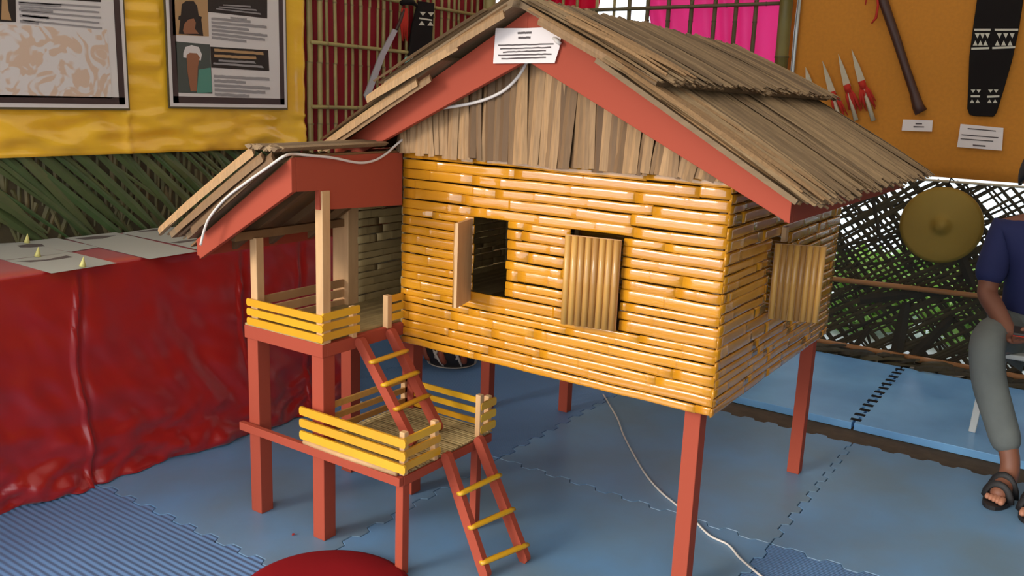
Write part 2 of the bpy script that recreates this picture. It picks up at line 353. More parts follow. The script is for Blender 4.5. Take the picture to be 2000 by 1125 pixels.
def cB_(t, X):
    p = MB(); wq(p, X, pz([(334, -60), (404, -60), (408, 71), (338, 68)], X)); p = p.build('photo', 'tan_print', t)
    q = MB(); wq(q, X + .0008, pz([(353, 30), (355, 8), (363, 2), (378, 2), (385, 12), (388, 31), (394, 33), (393, 39), (397, 70), (349, 66), (352, 40), (348, 38), (349, 31)], X)); q.build('figure', 'black_print', p)
    q = MB(); wq(q, X + .0016, pz([(357, 60), (360, 46), (368, 38), (378, 36), (382, 44), (380, 56), (388, 66), (360, 66)], X)); q.build('face', 'skin_print', p)
    p = MB(); wq(p, X, pz([(342, 81), (410, 87), (415, 183), (349, 181)], X)); p = p.build('photo', 'grey_print', t)
    q = MB(); wq(q, X + .0008, pz([(358, 104), (362, 92), (374, 88), (388, 92), (394, 106), (392, 118), (358, 112)], X)); q.build('headscarf', 'poster', p)
    q = MB(); wq(q, X + .0016, pz([(364, 108), (370, 103), (384, 104), (390, 112), (386, 130), (384, 178), (372, 178), (366, 140)], X)); q.build('face', 'skin_print', p)
    q = MB(); wq(q, X + .0012, pz([(388, 136), (411, 132), (414, 180), (384, 182)], X)); q.build('teal_cloth', 'teal_print', p)
    for a in ([(405, -50), (522, -40), (522, 36), (406, 23)], [(411, 91), (524, 98), (526, 139), (413, 132)]):
        wq(MB(), X, pz(a, X)).build('headline_band', 'black_print', t)
    mb = MB(); lines(mb, pz([(424, 8), (500, 12), (512, 32), (422, 20)], X + .0008), 3, X + .001, .5, ends=[(.15, .85), (.05, .95), (0, 1)]); mb.build('headline', 'ink_soft', t)
    mb = MB(); lines(mb, pz([(418, 116), (505, 120), (518, 136), (416, 128)], X + .0008), 2, X + .001, .6, ends=[(.1, .9), (0, 1)]); mb.build('headline', 'ink_soft', t)
    mb = MB(); lines(mb, pz([(418, 95), (514, 102), (515, 108), (419, 101)], X + .0008), 1, X + .001, .9); mb.build('headline', 'tan_print', t)
    mb = MB(); lines(mb, pz([(418, 106), (500, 111), (501, 117), (419, 112)], X + .0008), 1, X + .001, .9); mb.build('headline', 'tan_print', t)
    mb = MB(); lines(mb, pz([(413, 34), (520, 42), (524, 92), (414, 78)], X + .0008), 6, X + .001, .6, ends=[(0, .7), (0, 1), (0, .66), (0, 1), (0, .95), (0, .6)])
    lines(mb, pz([(418, 146), (526, 152), (530, 196), (420, 190)], X + .0008), 5, X + .001, .62, ends=[(0, 1), (0, .55), (0, 1), (0, .9), (0, .6)])
    lines(mb, pz([(450, 33), (482, 36), (482, 42), (450, 39)], X + .0008), 1, X + .001, .5); mb.build('text_block', 'ink_soft', t)
poster('framed_poster', 'framed poster with a tan flower pattern on its lower half, cut by the left edge', -.95, .002, 1.176, 2.0, cA_)
poster('framed_poster', 'framed poster with two portrait photos, nearest the bamboo lattice', .17, .778, 1.185, 2.0, cB_)

# weapons on the lattice -------------------------------------------------------------------------
def P(x, y, X=-1.36): return on(0, X, x, y)
t = thing('sword', 'grey steel sword leaning on the bamboo lattice, blade down to the left', 'sword', P(745, 120))
a, b = P(774, 55), P(718, 186)
MB().prism([P(768, 56), P(777, 60), P(752, 110), P(722, 192), P(716, 196), P(711, 186), P(716, 174), P(740, 110)], (-.006, 0, 0)).build('blade', 'steel', t)
MB().tube([P(774, 58), P(782, 40), P(788, 18)], [.008, .009, .009], 8).build('grip', 'club_wood', t)
MB().tube([P(784, 6), P(792, 3), P(805, 4), P(815, 12)], [.013, .016, .014, .006], 8).build('pommel', 'black_wood', t)
mb = MB()
for k in range(9): mb.tube([P(786 + k * 1.1, 16), P(783 + k * 1.6, 45), P(785 + k * 1.5 + U(-2, 2), 78 + U(-8, 6))], [.005, .006, .002], 5)
mb.build('tassel', 'red_thread', t)
t = thing('shield', 'narrow black wooden shield with white triangles hung on the bamboo lattice', 'shield', P(822, 70, -1.372))
XS = -1.365
MB().prism([P(819, 2, XS), P(849, 6, XS), P(845, 60, XS), P(842, 110, XS), (XS, *tuple(P(838, 160, XS))[1:]), P(797, 150, XS), P(800, 100, XS), P(806, 50, XS)], (-.012, 0, 0)).build('board', 'black_wood', t, bevel=.002)
mb = MB()
XT = XS + .0015
for x, y, s in ((820, 23, 1), (836, 24, 1), (818, 49, -1), (835, 50, -1), (803, 123, 1)):
    MB().prism([P(x, y, XT), P(x + 12, y + .5, XT), P(x + 6, y + 8, XT)] if s > 0 else [P(x, y, XT), P(x + 12, y + .5, XT), P(x + 6, y - 8, XT)], (-.0015, 0, 0)).build('white_triangle', 'shield_white', t)
for q in ([P(819, 34, XT), P(844, 38, XT), P(844, 41, XT), P(819, 37, XT)], [P(801, 112, XT), P(822, 114, XT), P(821, 117, XT), P(801, 115, XT)]): MB().prism(q, (-.0015, 0, 0)).build('white_band', 'shield_white', t)
one('shell_ornament', MB().lathe([(.002, 0), (.014, .004), (.02, .014), (.013, .024), (.002, .028)], P(791, 118, -1.375), (1, 0, 0), 12), 'mint', 'small shiny mint green ornament at the foot of the lattice shield', 'ornament', P(791, 118))

# window wall at the back -------------------------------------------------------------------------
def W(x, y, d=0):
    dd = ray(x, y); A_ = cA + cn * d; tt = (A_ - CAM).dot(cn) / dd.dot(cn); return CAM + dd * tt
def wall_pt(s, z, d=0): return cA + cdir * s + Vector((0, 0, z)) + cn * d
WL = (cB - cA).length
MB().prism([wall_pt(0, 0, -.02), wall_pt(WL, 0, -.02), wall_pt(WL, 1.05, -.02), wall_pt(0, 1.05, -.02)], cn * -.03).build('wall_back', 'leaf_back', kind='structure')
t = thing('window_1', 'barred window opening', 'window', tuple(wall_pt(.5, 1.05)), kind='structure')
del t['label'], t['category']
xs = [1128, 1167, 1200, 1232, 1265, 1308, 1351, 1397, 1439, 1478]
ss = [.06 + .075 * k for k in range(6)]
for x in xs:
    p = W(x, 10, 0); ss.append((Vector((p.x, p.y, 0)) - cA).dot(cdir))
for k, s_ in enumerate(ss):
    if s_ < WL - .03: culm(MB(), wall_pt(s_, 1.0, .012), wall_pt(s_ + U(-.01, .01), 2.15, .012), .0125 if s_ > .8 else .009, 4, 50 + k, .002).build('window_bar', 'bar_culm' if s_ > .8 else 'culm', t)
for za, zb in ((1.745, 1.815), (1.35, 1.4), (2.05, 2.08)):
    culm(MB(), wall_pt(.02, za, .03), wall_pt(WL - .02, zb, .03), .010, 8, int(za * 90), .001).build('window_cross_bar', 'bar_culm', t)
MB().bar(wall_pt(0, 1.05, .0), wall_pt(WL, 1.05, .0), .04, .04).build('window_sill', 'culm', t)
def curtain(label, m, s0, s1, s0b, s1b, z0=1.05, z1=2.1):
    mb = MB(); n = 120; vs = []
    for i in range(n + 1):
        for j in range(9):
            u, v = i / n, j / 8; s_ = (s0 + (s1 - s0) * u) * (1 - v) + (s0b + (s1b - s0b) * u) * v
            vs.append(wall_pt(s_, z0 + (z1 - z0) * v, -.03 + .02 * math.sin(u * 34 + v * 1.5 + 1.3 * math.sin(u * 11))))
    mb.add(vs, [(i * 9 + j, (i + 1) * 9 + j, (i + 1) * 9 + j + 1, i * 9 + j + 1) for i in range(n) for j in range(8)], 0, True)
    o = mb.build('curtain', m, None, origin=wall_pt((s0 + s1) / 2, z1, -.03), label=label, cat='curtain')
    so_ = o.modifiers.new('thickness', 'SOLIDIFY'); so_.thickness = .0012
def sof(x, y): p = W(x, y); return (Vector((p.x, p.y, 0)) - cA).dot(cdir)
curtain('crimson curtain at the left side of the barred window', 'crimson', .05, sof(1120, 60), .05, sof(1178, 0) + .03)
curtain('bright pink curtain at the right side of the barred window', 'pink', sof(1300, 75) + .04, WL - .03, sof(1252, 0) - .04, WL - .02, 1.2)
mb = MB()
one('window_post', culm(mb, (.215, 2.79, 0), (.185, 2.79, 2.2), .036, 5, 31, .001), 'big_culm', 'thick olive green bamboo post between the pink curtain and the orange cloth', 'post', (.2, 2.79, 0))

# right back wall: orange cloth, leaf screen ---------------------------------------------------------
sheet('orange_cloth', 'orange_cloth', (.21, 2.84, .972), (3.2, 0, 0), (0, 0, 1.25), 60, 20,
      lambda u, v: .004 * noise.noise(Vector((u * 9, v * 4, 2))), 'plain orange cloth stretched on the back wall behind the hung weapons', 'cloth')
t = thing('woven_leaf_screen', 'dark woven palm leaf screen with small daylight gaps below the orange cloth', 'screen', (1.4, 2.85, 0))
mb = MB(); R2 = random.Random(5)
def clipz(p, q, z0, z1, x0, x1):
    p, q = Vector(p), Vector(q); a, b = 0, 1; d = q - p
    for ax, lo, hi in ((2, z0, z1), (0, x0, x1)):
        if abs(d[ax]) < 1e-6:
            if not lo <= p[ax] <= hi: return None
            continue
        t0, t1 = (lo - p[ax]) / d[ax], (hi - p[ax]) / d[ax]
        if t0 > t1: t0, t1 = t1, t0
        a, b = max(a, t0), min(b, t1)
    return (p + d * a, p + d * b) if b - a > .03 else None
Z0, Z1, X0, X1 = .0, .955, .2, 3.1
for fam, (ang, sp) in enumerate(((.62, .047), (2.35, .044), (.30, .42), (2.0, .33))):
    dx, dz = math.cos(ang), math.sin(ang); k = -140
    while k * sp < 5:
        k += 1; s0_ = k * sp + R2.uniform(-.005, .005); a_ = ang + R2.uniform(-.045, .045)
        c_ = Vector((1.5 - dz * 0 + s0_ - 1.2, 2.85 + fam * .006, .48)); d_ = Vector((math.cos(a_), 0, math.sin(a_)))
        r_ = clipz(c_ - d_ * 1.5, c_ + d_ * 1.5, Z0, Z1, X0, X1)
        if r_: mb.strip(r_[0], r_[1], R2.choice((.012, .015, .018, .024)) if fam < 2 else .016, (0, -1, 0), .002, .2, 0, R2.uniform(0, .8), .8, 3)
mb.build('woven_leaf', 'weave', t)
mb = MB()
for p, q, wd in (((1745, 720), (1770, 590), .06), ((1650, 700), (1700, 640), .03), ((1760, 720), (1860, 620), .05), ((1700, 360), (1720, 470), .02), ((1680, 585), (1860, 565), .05), ((1870, 480), (1900, 560), .05)):
    a, b = on(1, 2.842, *p), on(1, 2.842, *q); mb.strip(a, b, wd, (0, -1, 0), .003, .2, 0, .1, .7, 4)
mb.build('broad_leaf', 'weave', t)
culm(MB(), on(1, 2.825, 1560, 537), on(1, 2.825, 2150, 606), .014, 8, 77, .001).build('cross_rail', 'rail_bamboo', t)
culm(MB(), (.2, 2.825, .952), (3.1, 2.825, .962), .006, 26, 78, .0005).build('top_rail', 'bone', t)
culm(MB(), (.2, 2.83, .03), (3.1, 2.83, .04), .018, 9, 79, .001).build('bottom_rail', 'rail_bamboo', t)
mb = MB()
for k in range(150):
    x = R2.uniform(.2, 3.05); a = R2.uniform(-.5, .5); y = R2.uniform(2.70, 2.80); L = R2.uniform(.08, .2)
    mb.strip((x, y, -.01 + R2.uniform(0, .03)), (x + math.cos(a) * L, y + R2.uniform(-.02, .03), R2.uniform(.0, .05)), R2.uniform(.02, .05), (0, -.5, 1), .003, .3, .01, R2.uniform(0, 1), .4, 3)
mb.build('dry_leaf_fringe', 'weave', t)

# weapons on the orange cloth --------------------------------------------------------------------------
def Q(x, y, Y=2.815): return on(1, Y, x, y)
t = thing('steel_rod', 'long thin grey steel spear at the left edge of the orange cloth', 'spear', Q(1555, 80))
MB().tube([Q(1568, -60), Q(1555, 60), Q(1545, 170), Q(1540, 215)], [.009, .012, .010, .006], 8, flat=.5).build('shaft', 'steel', t)
for i, (tip, base, hnd, lb) in enumerate((((1573, 131), (1583, 172), (1594, 228), 'leftmost of the row of small pale bladed spears on the orange cloth'),
                          ((1606, 119), (1626, 184), (1642, 240), 'second from left of the small pale bladed spears on the orange cloth'),
                          ((1637, 105), (1655, 170), (1672, 235), 'third from left of the small pale bladed spears, with a wide red tassel'),
                          ((1663, 96), (1684, 163), (1706, 236), 'rightmost small pale bladed spear, with a red thread tassel and visible handle'))):
    t = thing('short_spear', lb, 'spear', Q(*base), group='short spears on the orange cloth')
    T, B, H = Q(*tip), Q(*base), Q(*hnd); ax = (B - T).normalized(); sd2 = ax.cross(Vector((0, 1, 0))).normalized()
    L = (B - T).length
    MB().prism([T, T + ax * L * .5 + sd2 * .012, B + sd2 * .018, B - sd2 * .018, T + ax * L * .5 - sd2 * .012], (0, .008, 0)).build('blade', 'bone', t)
    MB().tube([B - ax * .01, B.lerp(H, .5), H], [.011, .010, .012], 8).build('handle', 'bone', t)
    mb = MB()
    if i >= 1:
        mb.tube([B - ax * .012, B + ax * .03], [.018, .016], 8)
        for k in range(12 if i != 1 else 5):
            s_ = U(-.03, .03); mb.tube([B + ax * .01 + sd2 * s_ * .3, B + ax * .05 + sd2 * s_ - Vector((0, .008, 0)), B + ax * U(.09, .15) + sd2 * s_ * 1.5], [.006, .007, .002], 5)
        mb.build('tassel', 'red_thread', t)
t = thing('wooden_club', 'long dark brown wooden club with a flared foot hung on the orange cloth', 'club', Q(1765, 110))
MB().tube([Q(1700, -90), Q(1718, -20), Q(1733, 25), Q(1752, 80), Q(1768, 130), Q(1785, 180), Q(1793, 208), Q(1799, 219)], [.02, .024, .022, .021, .020, .021, .027, .030], 12).build('haft', 'club_wood', t)
MB().tube([Q(1700, -30, 2.80), Q(1692, 0, 2.8), Q(1690, 10, 2.8)], [.004, .004, .003], 6).build('cord', 'red_thread', t)
MB().tube([Q(1712, -20, 2.80), Q(1715, 10, 2.8), Q(1711, 35, 2.8), Q(1702, 46, 2.8)], [.006, .006, .007, .004], 6).build('cord', 'red_thread', t)
t = thing('shield', 'long black wooden shield with two bands of white triangles on the orange cloth', 'shield', Q(1930, 110))
out = [(1907, -60), (1908, 0), (1900, 55), (1893, 110), (1891, 170), (1889, 212), (1893, 224), (1905, 227), (1940, 228), (1946, 220), (1960, 175), (1977, 115), (1990, 55), (1998, 0), (2001, -60), (1985, -120), (1930, -125)]
MB().prism([Q(x, y) for x, y in out], (0, .02, 0)).build('board', 'black_wood', t, bevel=.003)
def wb(pts): MB().prism([Q(x, y, 2.8125) for x, y in pts], (0, .003, 0)).build('white_triangle' if len(pts) == 3 else 'white_band', 'shield_white', t)
for x0, x1, y, yy in ((1903, 1935, 57, 57), (1943, 1989, 57, 57), (1897, 1932, 94, 93), (1938, 1983, 93, 91), (1896, 1914, 187, 187), (1928, 1952, 188, 187)):
    wb([(x0, y - 1), (x1, yy - 1), (x1 - .5, yy + 3), (x0, y + 3)])
for x0, n, st in ((1904, 3, 10), (1947, 3, 12.5)):
    for k in range(n):
        x = x0 + k * st; wb([(x, 65), (x + 9.5, 65), (x + 5, 75)]); wb([(x - 4, 89), (x + 5.5, 89), (x + 1, 79)])
for x0 in (1896, 1930):
    for k in range(2):
        x = x0 + k * 11; wb([(x, 175), (x + 9, 175), (x + 4.5, 181)]); wb([(x - 2, 201), (x + 7, 201), (x + 2.5, 194)])
def tagpaper(name, label, pts, rows):
    t = thing(name, label, 'label card', Q(*pts[0])); MB().prism([Q(x, y, 2.822) for x, y in pts], (0, .0015, 0)).build('card', 'paper_white', t)
    mb = MB()
    for r_ in rows: mb.prism([Q(x, y, 2.8205) for x, y in r_], (0, .001, 0))
    mb.build('print', 'ink', t)
tagpaper('label_card', 'small white label card under the wooden club', [(1764, 233), (1822, 235), (1820, 257), (1761, 255)],
         [[(1788, 240), (1801, 241), (1801, 243), (1788, 243)], [(1784, 246), (1805, 247), (1805, 249), (1784, 249)]])
tagpaper('label_card', 'wider pinkish white label card under the long black shield', [(1876, 242), (1960, 250), (1957, 294), (1869, 287)],
         [[(1890, 250), (1945, 255), (1945, 257), (1890, 252)], [(1878, 262), (1950, 268), (1950, 270), (1878, 264)], [(1876, 270), (1940, 275), (1940, 277), (1876, 272)], [(1900, 282), (1925, 284), (1925, 287), (1900, 285)]])

# brass gong ------------------------------------------------------------------------------------------
gc = on(1, 2.62, 1838, 440); gn = Vector((.12, -1, .0)).normalized()
t = thing('gong', 'round brass gong hanging in front of the leaf screen', 'gong', gc)
mb = MB(); mb.lathe([(.176, -.035), (.182, -.02), (.183, 0), (.178, .008), (.165, .010), (.12, .012), (.06, .014), (.04, .016), (.03, .021), (.014, .024), (.001, .025)], gc, gn, 64)
mb.build('disc', 'brass', t)
MB().tube([gc + Vector((0, .02, .172)), gc + Vector((0, .1, .22)), Vector((gc.x, 2.822, .962))], .003, 6).build('hanging_cord', 'black_wood', t)

# ------------------------------------------------------------ outdoors
MB().box((-14, 2.95, -.03), (18, 30, -.015)).build('ground_outside', 'pale_ground', kind='structure')
R3 = random.Random(11)
for i, (x, y, h, r, lb) in enumerate(((.62, 3.5, .34, .3, 'green bush outside, seen through the leaf screen between the house wall and the gong'),
                     (1.25, 3.5, .36, .3, 'green bush outside, seen through the screen below the gong'), (1.9, 3.55, .42, .3, 'green bush outside, seen low beside the seated person'),
                     (.85, 4.25, .34, .3, 'green bush outside, second row, behind the bush left of the gong'), (1.55, 4.25, .36, .3, 'green bush outside, second row, behind the bush below the gong'), (-.1, 3.6, .5, .3, 'green bush outside, behind the wall under the barred window'))):
    h += .10; t = thing('bush', lb, 'bush', (x, y, -.015), group='bushes outside')
    mb = MB()
    for k in range(1300):
        a, b_ = R3.uniform(0, 6.28), R3.uniform(0, 1) ** .5; z = R3.uniform(.02, h); rr = r * b_ * (1 - .5 * (z / h) ** 2)
        c_ = Vector((x + rr * math.cos(a), y + rr * math.sin(a), z)); d_ = Vector((R3.uniform(-1, 1), R3.uniform(-1, 1), R3.uniform(-.6, .8))).normalized()
        mb.strip(c_, c_ + d_ * R3.uniform(.04, .09), R3.uniform(.015, .035), Vector((R3.uniform(-1, 1), -1, R3.uniform(0, 1))), .001, .1, 0, R3.uniform(0, 1), .3, 2)
    mb.build('foliage', 'green_leaf', t)
    mb = MB()
    for k in range(6): mb.tube([(x, y, -.015), (x + R3.uniform(-.1, .1), y + R3.uniform(-.1, .1), h * .4), (x + R3.uniform(-.35, .35), y + R3.uniform(-.3, .3), h * .85)], [.02, .013, .005], 6)
    mb.build('stem', 'bark', t)

# ------------------------------------------------------------ red table
TY0, TY1, TZ = -1.85, .60, .715
def cloth_x(y, z):                                    # front face of the hanging cloth
    v = 1 - z / TZ
    x = -.882 + .03 * v * v + (.05 * v if y > 0 else .05 * v * max(0, 1 + y * 1.2))
    x += .022 * v * noise.noise(Vector((y * 3.2, z * 1.5, 3))) * 2
    x += (.020 * noise.noise(Vector((y * 6 + z * 3, z * 6, 8))) + .011 * noise.noise(Vector((y * 15 + z * 9, z * 12, 5)))) * (.35 + v)
    lo = max(0, 1 - z / .24)
    x += lo * (.05 * noise.noise(Vector((y * 6 + z * 7, z * 10, 12))) + .034 * abs(noise.noise(Vector((y * 11 - z * 14, z * 16, 15)))))
    for s_, wv, tp in ((-.545, .012, .06), (.075, .012, .12), (.36, .01, .4)):
        c_ = s_ + wv * math.sin(z * 11) + .02 * (z - .35)
        x += .016 * math.exp(-((y - c_) / .006) ** 2) * min(1, max(0, (TZ - .03 - z) / tp)) - .008 * math.exp(-((y - c_ - .02) / .014) ** 2)
    return x
mb = MB(); prof = [(-1.372, TZ)] + [(-1.372 + (.485) * k / 6, TZ) for k in range(1, 7)]
vs = []; NU = 300; zs = [TZ - .004, TZ - .012] + [TZ * (1 - k / 60) for k in range(2, 60)] + [.004]
for i in range(NU + 1):
    y = TY0 + (TY1 - TY0) * i / NU
    for x, z in prof: vs.append((x, y, z))
    for z in zs: vs.append((cloth_x(y, z) if z < TZ - .02 else -.884 + .004, y, z))
Wn = len(prof) + len(zs)
mb.add(vs, [(i * Wn + j, (i + 1) * Wn + j, (i + 1) * Wn + j + 1, i * Wn + j + 1) for i in range(NU) for j in range(Wn - 1)], 0, True)
ev = []                                               # the end that hangs down under the porch roof
for i in range(21):
    for z in zs:
        u = i / 20; xe = cloth_x(TY1, z) if z < TZ - .02 else -.88; ev.append((xe + (-1.36 - xe) * u, TY1 + .012 * math.sin(u * 14) * (1 - z / TZ) + (.0 if u < .01 else .004), z))
nz = len(zs); mb.add(ev, [(i * nz + j, i * nz + j + 1, (i + 1) * nz + j + 1, (i + 1) * nz + j) for i in range(20) for j in range(nz - 1)], 0, True)
o = mb.build('tablecloth', 'red_satin', None, origin=(-1.1, -.6, 0), label='shiny red satin cloth covering the long table against the left wall', cat='tablecloth')
so_ = o.modifiers.new('thickness', 'SOLIDIFY'); so_.thickness = .002; so_.offset = -1

def T2(x, y, z=TZ): return on(2, z, x, y)
papers = [('grey paper with a dark band at the front edge of the red table', [(10, 509), (140, 493), (228, 514), (101, 534)], [(30, 510), (90, 507), (130, 499), (142, 502), (110, 507), (60, 512)]),
          ('grey paper cut by the left edge of the photo on the red table', [(-60, 495), (-40, 478), (29, 474), (138, 493), (10, 508)], []),
          ('grey paper with a short dark band, back of the red table behind the front paper', [(31, 474), (110, 465), (192, 483), (139, 492), (60, 480)], [(34, 480), (60, 476), (82, 477), (88, 481), (60, 483), (40, 483)]),
          ('large grey paper in the middle of the red table top', [(193, 483), (126, 465), (225, 454), (388, 491), (292, 506)], [(146, 466), (190, 461), (226, 460), (200, 466), (166, 468)]),
          ('grey paper nearest the porch roof on the red table', [(239, 456), (338, 444), (390, 455), (392, 489), (333, 475)], [(333, 474), (350, 471), (384, 467), (384, 470), (350, 475)]),
          ('narrow grey paper against the leaf wall at the back of the red table', [(240, 455), (300, 446), (345, 443), (338, 446), (260, 456)], [(262, 454), (300, 448), (330, 447), (300, 451)])]
for k, (lb, q, ink) in enumerate(papers):
    z = TZ + .0012 + k * .0004; c_ = T2(*q[0]); t = thing('paper_sheet', lb, 'paper', c_, group='papers on the red table')
    MB().prism([T2(x, y, z) for x, y in q], (0, 0, .0006)).build('sheet', 'paper_grey', t)
    if ink: MB().prism([T2(x, y, z + .0008) for x, y in ink], (0, 0, .0005)).build('dark_band', 'ink', t)
for x, y, lb in ((52, 476, 'small pale yellow paper cone furthest back on the red table'), (73, 503, 'small pale yellow paper cone in the middle of the front grey paper'), (161, 523, 'small pale yellow paper cone at the front edge of the red table')):
    b_ = T2(x, y); MB().lathe([(.011, .002), (.007, .014), (.001, .034)], b_ + Vector((0, 0, .002)), (.15, .1, 1), 5).build('paper_cone', 'bit_yellow', None, origin=b_, label=lb, cat='paper cone', group='yellow paper cones')

# ------------------------------------------------------------ the model house
H = thing('model_house', 'raised wooden model house with yellow bamboo walls, thatched roof and red stilts', 'model house', (.5, .5, 0))
HB, HT, D = .531, 1.112, 1.035
S = .571; XA = .4714; ZA = 1.4956
def zb(x): return ZA - S * abs(x - XA)
def slats(name, m, org, ud, width, z0, z1, rows, nrm, holes=(), seed=0, top=None, jag=.007, thick=.0072, tintr=(0, 1)):
    """a wall of split bamboo laid in rows; holes are (u0,u1,z0,z1)"""
    Rr = random.Random(seed); mb = MB(); org, ud, nrm = Vector(org), Vector(ud), Vector(nrm)
    cuts = sorted({0, width} | {h[0] for h in holes} | {h[1] for h in holes}); z = z0; zl = []
    hs = [Rr.uniform(.75, 1.25) for _ in range(rows)]; k_ = (z1 - z0) / sum(hs); zc = z0
    for h in hs: zl.append((zc, zc + h * k_)); zc += h * k_
    for (a, b) in zl:
        zc = (a + b) / 2; u = -Rr.uniform(.1, .9)*.4; culms = []
        while u < width:
            L = Rr.uniform(.28, .75); culms.append((u, min(u + L, width + 1), Rr.uniform(*tintr), Rr.uniform(-.002, .002))); u += L
        blocked = [(h[0], h[1]) for h in holes if h[2] < zc < h[3]]
        for (c0, c1, tn, dz) in culms:
            segs = [(max(c0, 0 - (Rr.uniform(0, jag))), min(c1, width + Rr.uniform(0, jag)))]
            for (h0, h1) in blocked:
                ns = []
                for s0, s1 in segs:
                    if s1 <= h0 or s0 >= h1: ns.append((s0, s1)); continue
                    if s0 < h0: ns.append((s0, h0 + Rr.uniform(-.003, .002)))
                    if s1 > h1: ns.append((h1 - Rr.uniform(-.003, .002), s1))
                segs = ns
            ndl = Rr.uniform(.16, .26); n0 = Rr.uniform(0, ndl)
            slope = Rr.uniform(-.022, .022)
            for s0, s1 in segs:
                if s1 - s0 < .004: continue
                us = {s0, s1}; q = s0 + .03
                while q < s1 - .01: us.add(q); q += .045
                nodes = []; q = c0 + n0
                while q < s1:
                    if s0 + .006 < q < s1 - .006:
                        nodes.append(q); us |= {q - .004, q, q + .004}
                    q += ndl
                us = sorted(us); vs = []; ts = []; NS = 8
                for uu in us:
                    isn = any(abs(uu - nd) < 1e-6 for nd in nodes); near_ = any(abs(uu - nd) < .006 for nd in nodes)
                    wob = .0024 * noise.noise(Vector((uu * 9, zc * 70, seed))) + slope * (uu - (c0 + c1) / 2) * .35
                    hh = (b - a) / 2 * (1.03 if isn else .965); th = thick * (1.09 if isn else .97) * (1 + .16 * noise.noise(Vector((uu * 14, zc * 90, seed + 3))))
                    for j in range(NS + 1):
                        an = math.pi * j / NS; vs.append(org + ud * uu + nrm * (th * min(1, math.sin(an) * 1.3 + .02) ** .5 * (1 + dz * 12)) + Vector((0, 0, zc + dz * .5 + wob - hh * math.cos(an)))); ts.append(.9 if isn else min(1, tn * .7))
                n = len(us); fs = [(i * (NS + 1) + j, (i + 1) * (NS + 1) + j, (i + 1) * (NS + 1) + j + 1, i * (NS + 1) + j + 1) for i in range(n - 1) for j in range(NS)]
                fs += [(i * (NS + 1) + NS, (i + 1) * (NS + 1) + NS, (i + 1) * (NS + 1), i * (NS + 1)) for i in range(n - 1)]
                fs += [list(range(NS + 1)), [(n - 1) * (NS + 1) + j for j in range(NS + 1)][::-1]]
                mb.add(vs, fs, ts, True)
    return mb
slats('', '', (0, 0, 0), (1, 0, 0), 1, HB, HT + .004, 22, (0, -1, 0), [(.262, .378, .722, .95), (.575, .735, .702, .952)], 3).build('front_wall', 'yellow_bamboo', H)
slats('', '', (1, 0, 0), (0, 1, 0), D, HB, HT, 22, (1, 0, 0), [(.335, .49, .73, .93)], 4).build('side_wall', 'yellow_bamboo', H)
slats('', '', (1, D, 0), (-1, 0, 0), 1, HB, HT, 22, (0, 1, 0), [], 5).build('rear_wall', 'yellow_bamboo', H)
slats('', '', (-.002, D, 0), (0, -1, 0), D, HB, HT, 22, (-1, 0, 0), [(.35, .75, .6, 1.0)], 6).build('inner_side_wall', 'raw_bamboo', H)
slats('', '', (-.004, .0, 0), (0, 1, 0), .0001 + D, HB, HT, 20, (1, 0, 0), [(.0, D, .0, 2.0)], 6)
mb = MB(); mb.box((.01, .006, HB + .004), (.99, D - .006, HB + .018)); mb.build('floor_board', 'dark_wood', H)
mb = MB()
for x in (.012, .972): 
    for y in (.012, D - .03): mb.box((x, y, HB + .018), (x + .018, y + .018, HT))
mb.build('corner_stud', 'raw_wood', H)
# vertical thatch in the two gables
def gable(y, sgn, seed, name):
    Rr = random.Random(seed); mb = MB(); x = .0
    while x < 1.0:
        wd = Rr.uniform(.012, .034); lean = Rr.uniform(-.022, .022) + (.03 * (x - .5)); zt = zb(x) - .02
        z0 = HT - Rr.uniform(-.004, .006); yy = y + sgn * Rr.uniform(0, .012)
        if zt - z0 > .02: mb.strip((x + lean * -.3, yy + sgn * .012, z0), (x + lean * .7, yy, zt + .03 if abs(x - XA) < .4 else zt + .012), wd, (0, sgn, 0), .003, Rr.uniform(.2, .7), Rr.uniform(0, .004), Rr.uniform(0, 1) ** 1.5, 1, 4)
        x += wd * Rr.uniform(.5, .85)
    mb.prism([(0, y - sgn * .004, HT), (1, y - sgn * .004, HT), (1.0, y - sgn * .004, zb(1) - .03), (XA, y - sgn * .004, ZA - .02), (0, y - sgn * .004, zb(0) - .03)], (0, sgn * .003, 0), 1)
    return mb.build(name, 'gable_thatch', H)
gable(-.012, -1, 8, 'gable_thatch'); gable(D + .012, 1, 9, 'gable_thatch')

# red fascia boards: tapered rakes front and back, level boards along both eaves
EL, ER = -.20, 1.170; ZE = zb(ER)
def rake(y0, y1):
    for pts in ([(XA, ZA), (ER, ZE), (ER, ZE - .057), (XA, 1.375)], [(XA, ZA), (EL, zb(EL)), (EL, zb(EL) - .057), (XA, 1.375)]):
        MB().prism([(x, y0, z) for x, z in pts], (0, y1 - y0, 0)).build('rake_board', 'red_paint', H, bevel=.0015)
rake(-.09, -.072); rake(1.107, 1.125)
for x, x1 in ((ER - .018, ER), (EL, EL + .018)):
    z_ = zb(x1 if x > 0 else x)
    MB().box((x, -.071, z_ - .057), (x1, 1.106, z_ - .004)).build('eave_board', 'red_paint', H, bevel=.0015)
mb = MB()
for k in range(6):
    y = -.05 + k * .222
    for s in (1, -1):
        xe = ER - .02 if s > 0 else EL + .02
        mb.bar((XA, y, ZA - .03), (xe, y, zb(xe) - .03), .02, .025, up=(0, 1, 0))
mb.build('rafter', 'dark_wood', H)
MB().prism([(XA, -.07, ZA - .012), (ER - .02, -.07, zb(ER - .02) - .012), (ER - .02, -.07, zb(ER - .02) - .004), (XA, -.07, ZA - .002), (EL + .02, -.07, zb(EL + .02) - .004), (EL + .02, -.07, zb(EL + .02) - .012)], (0, 1.176, 0)).build('roof_lining', 'dark_wood', H)

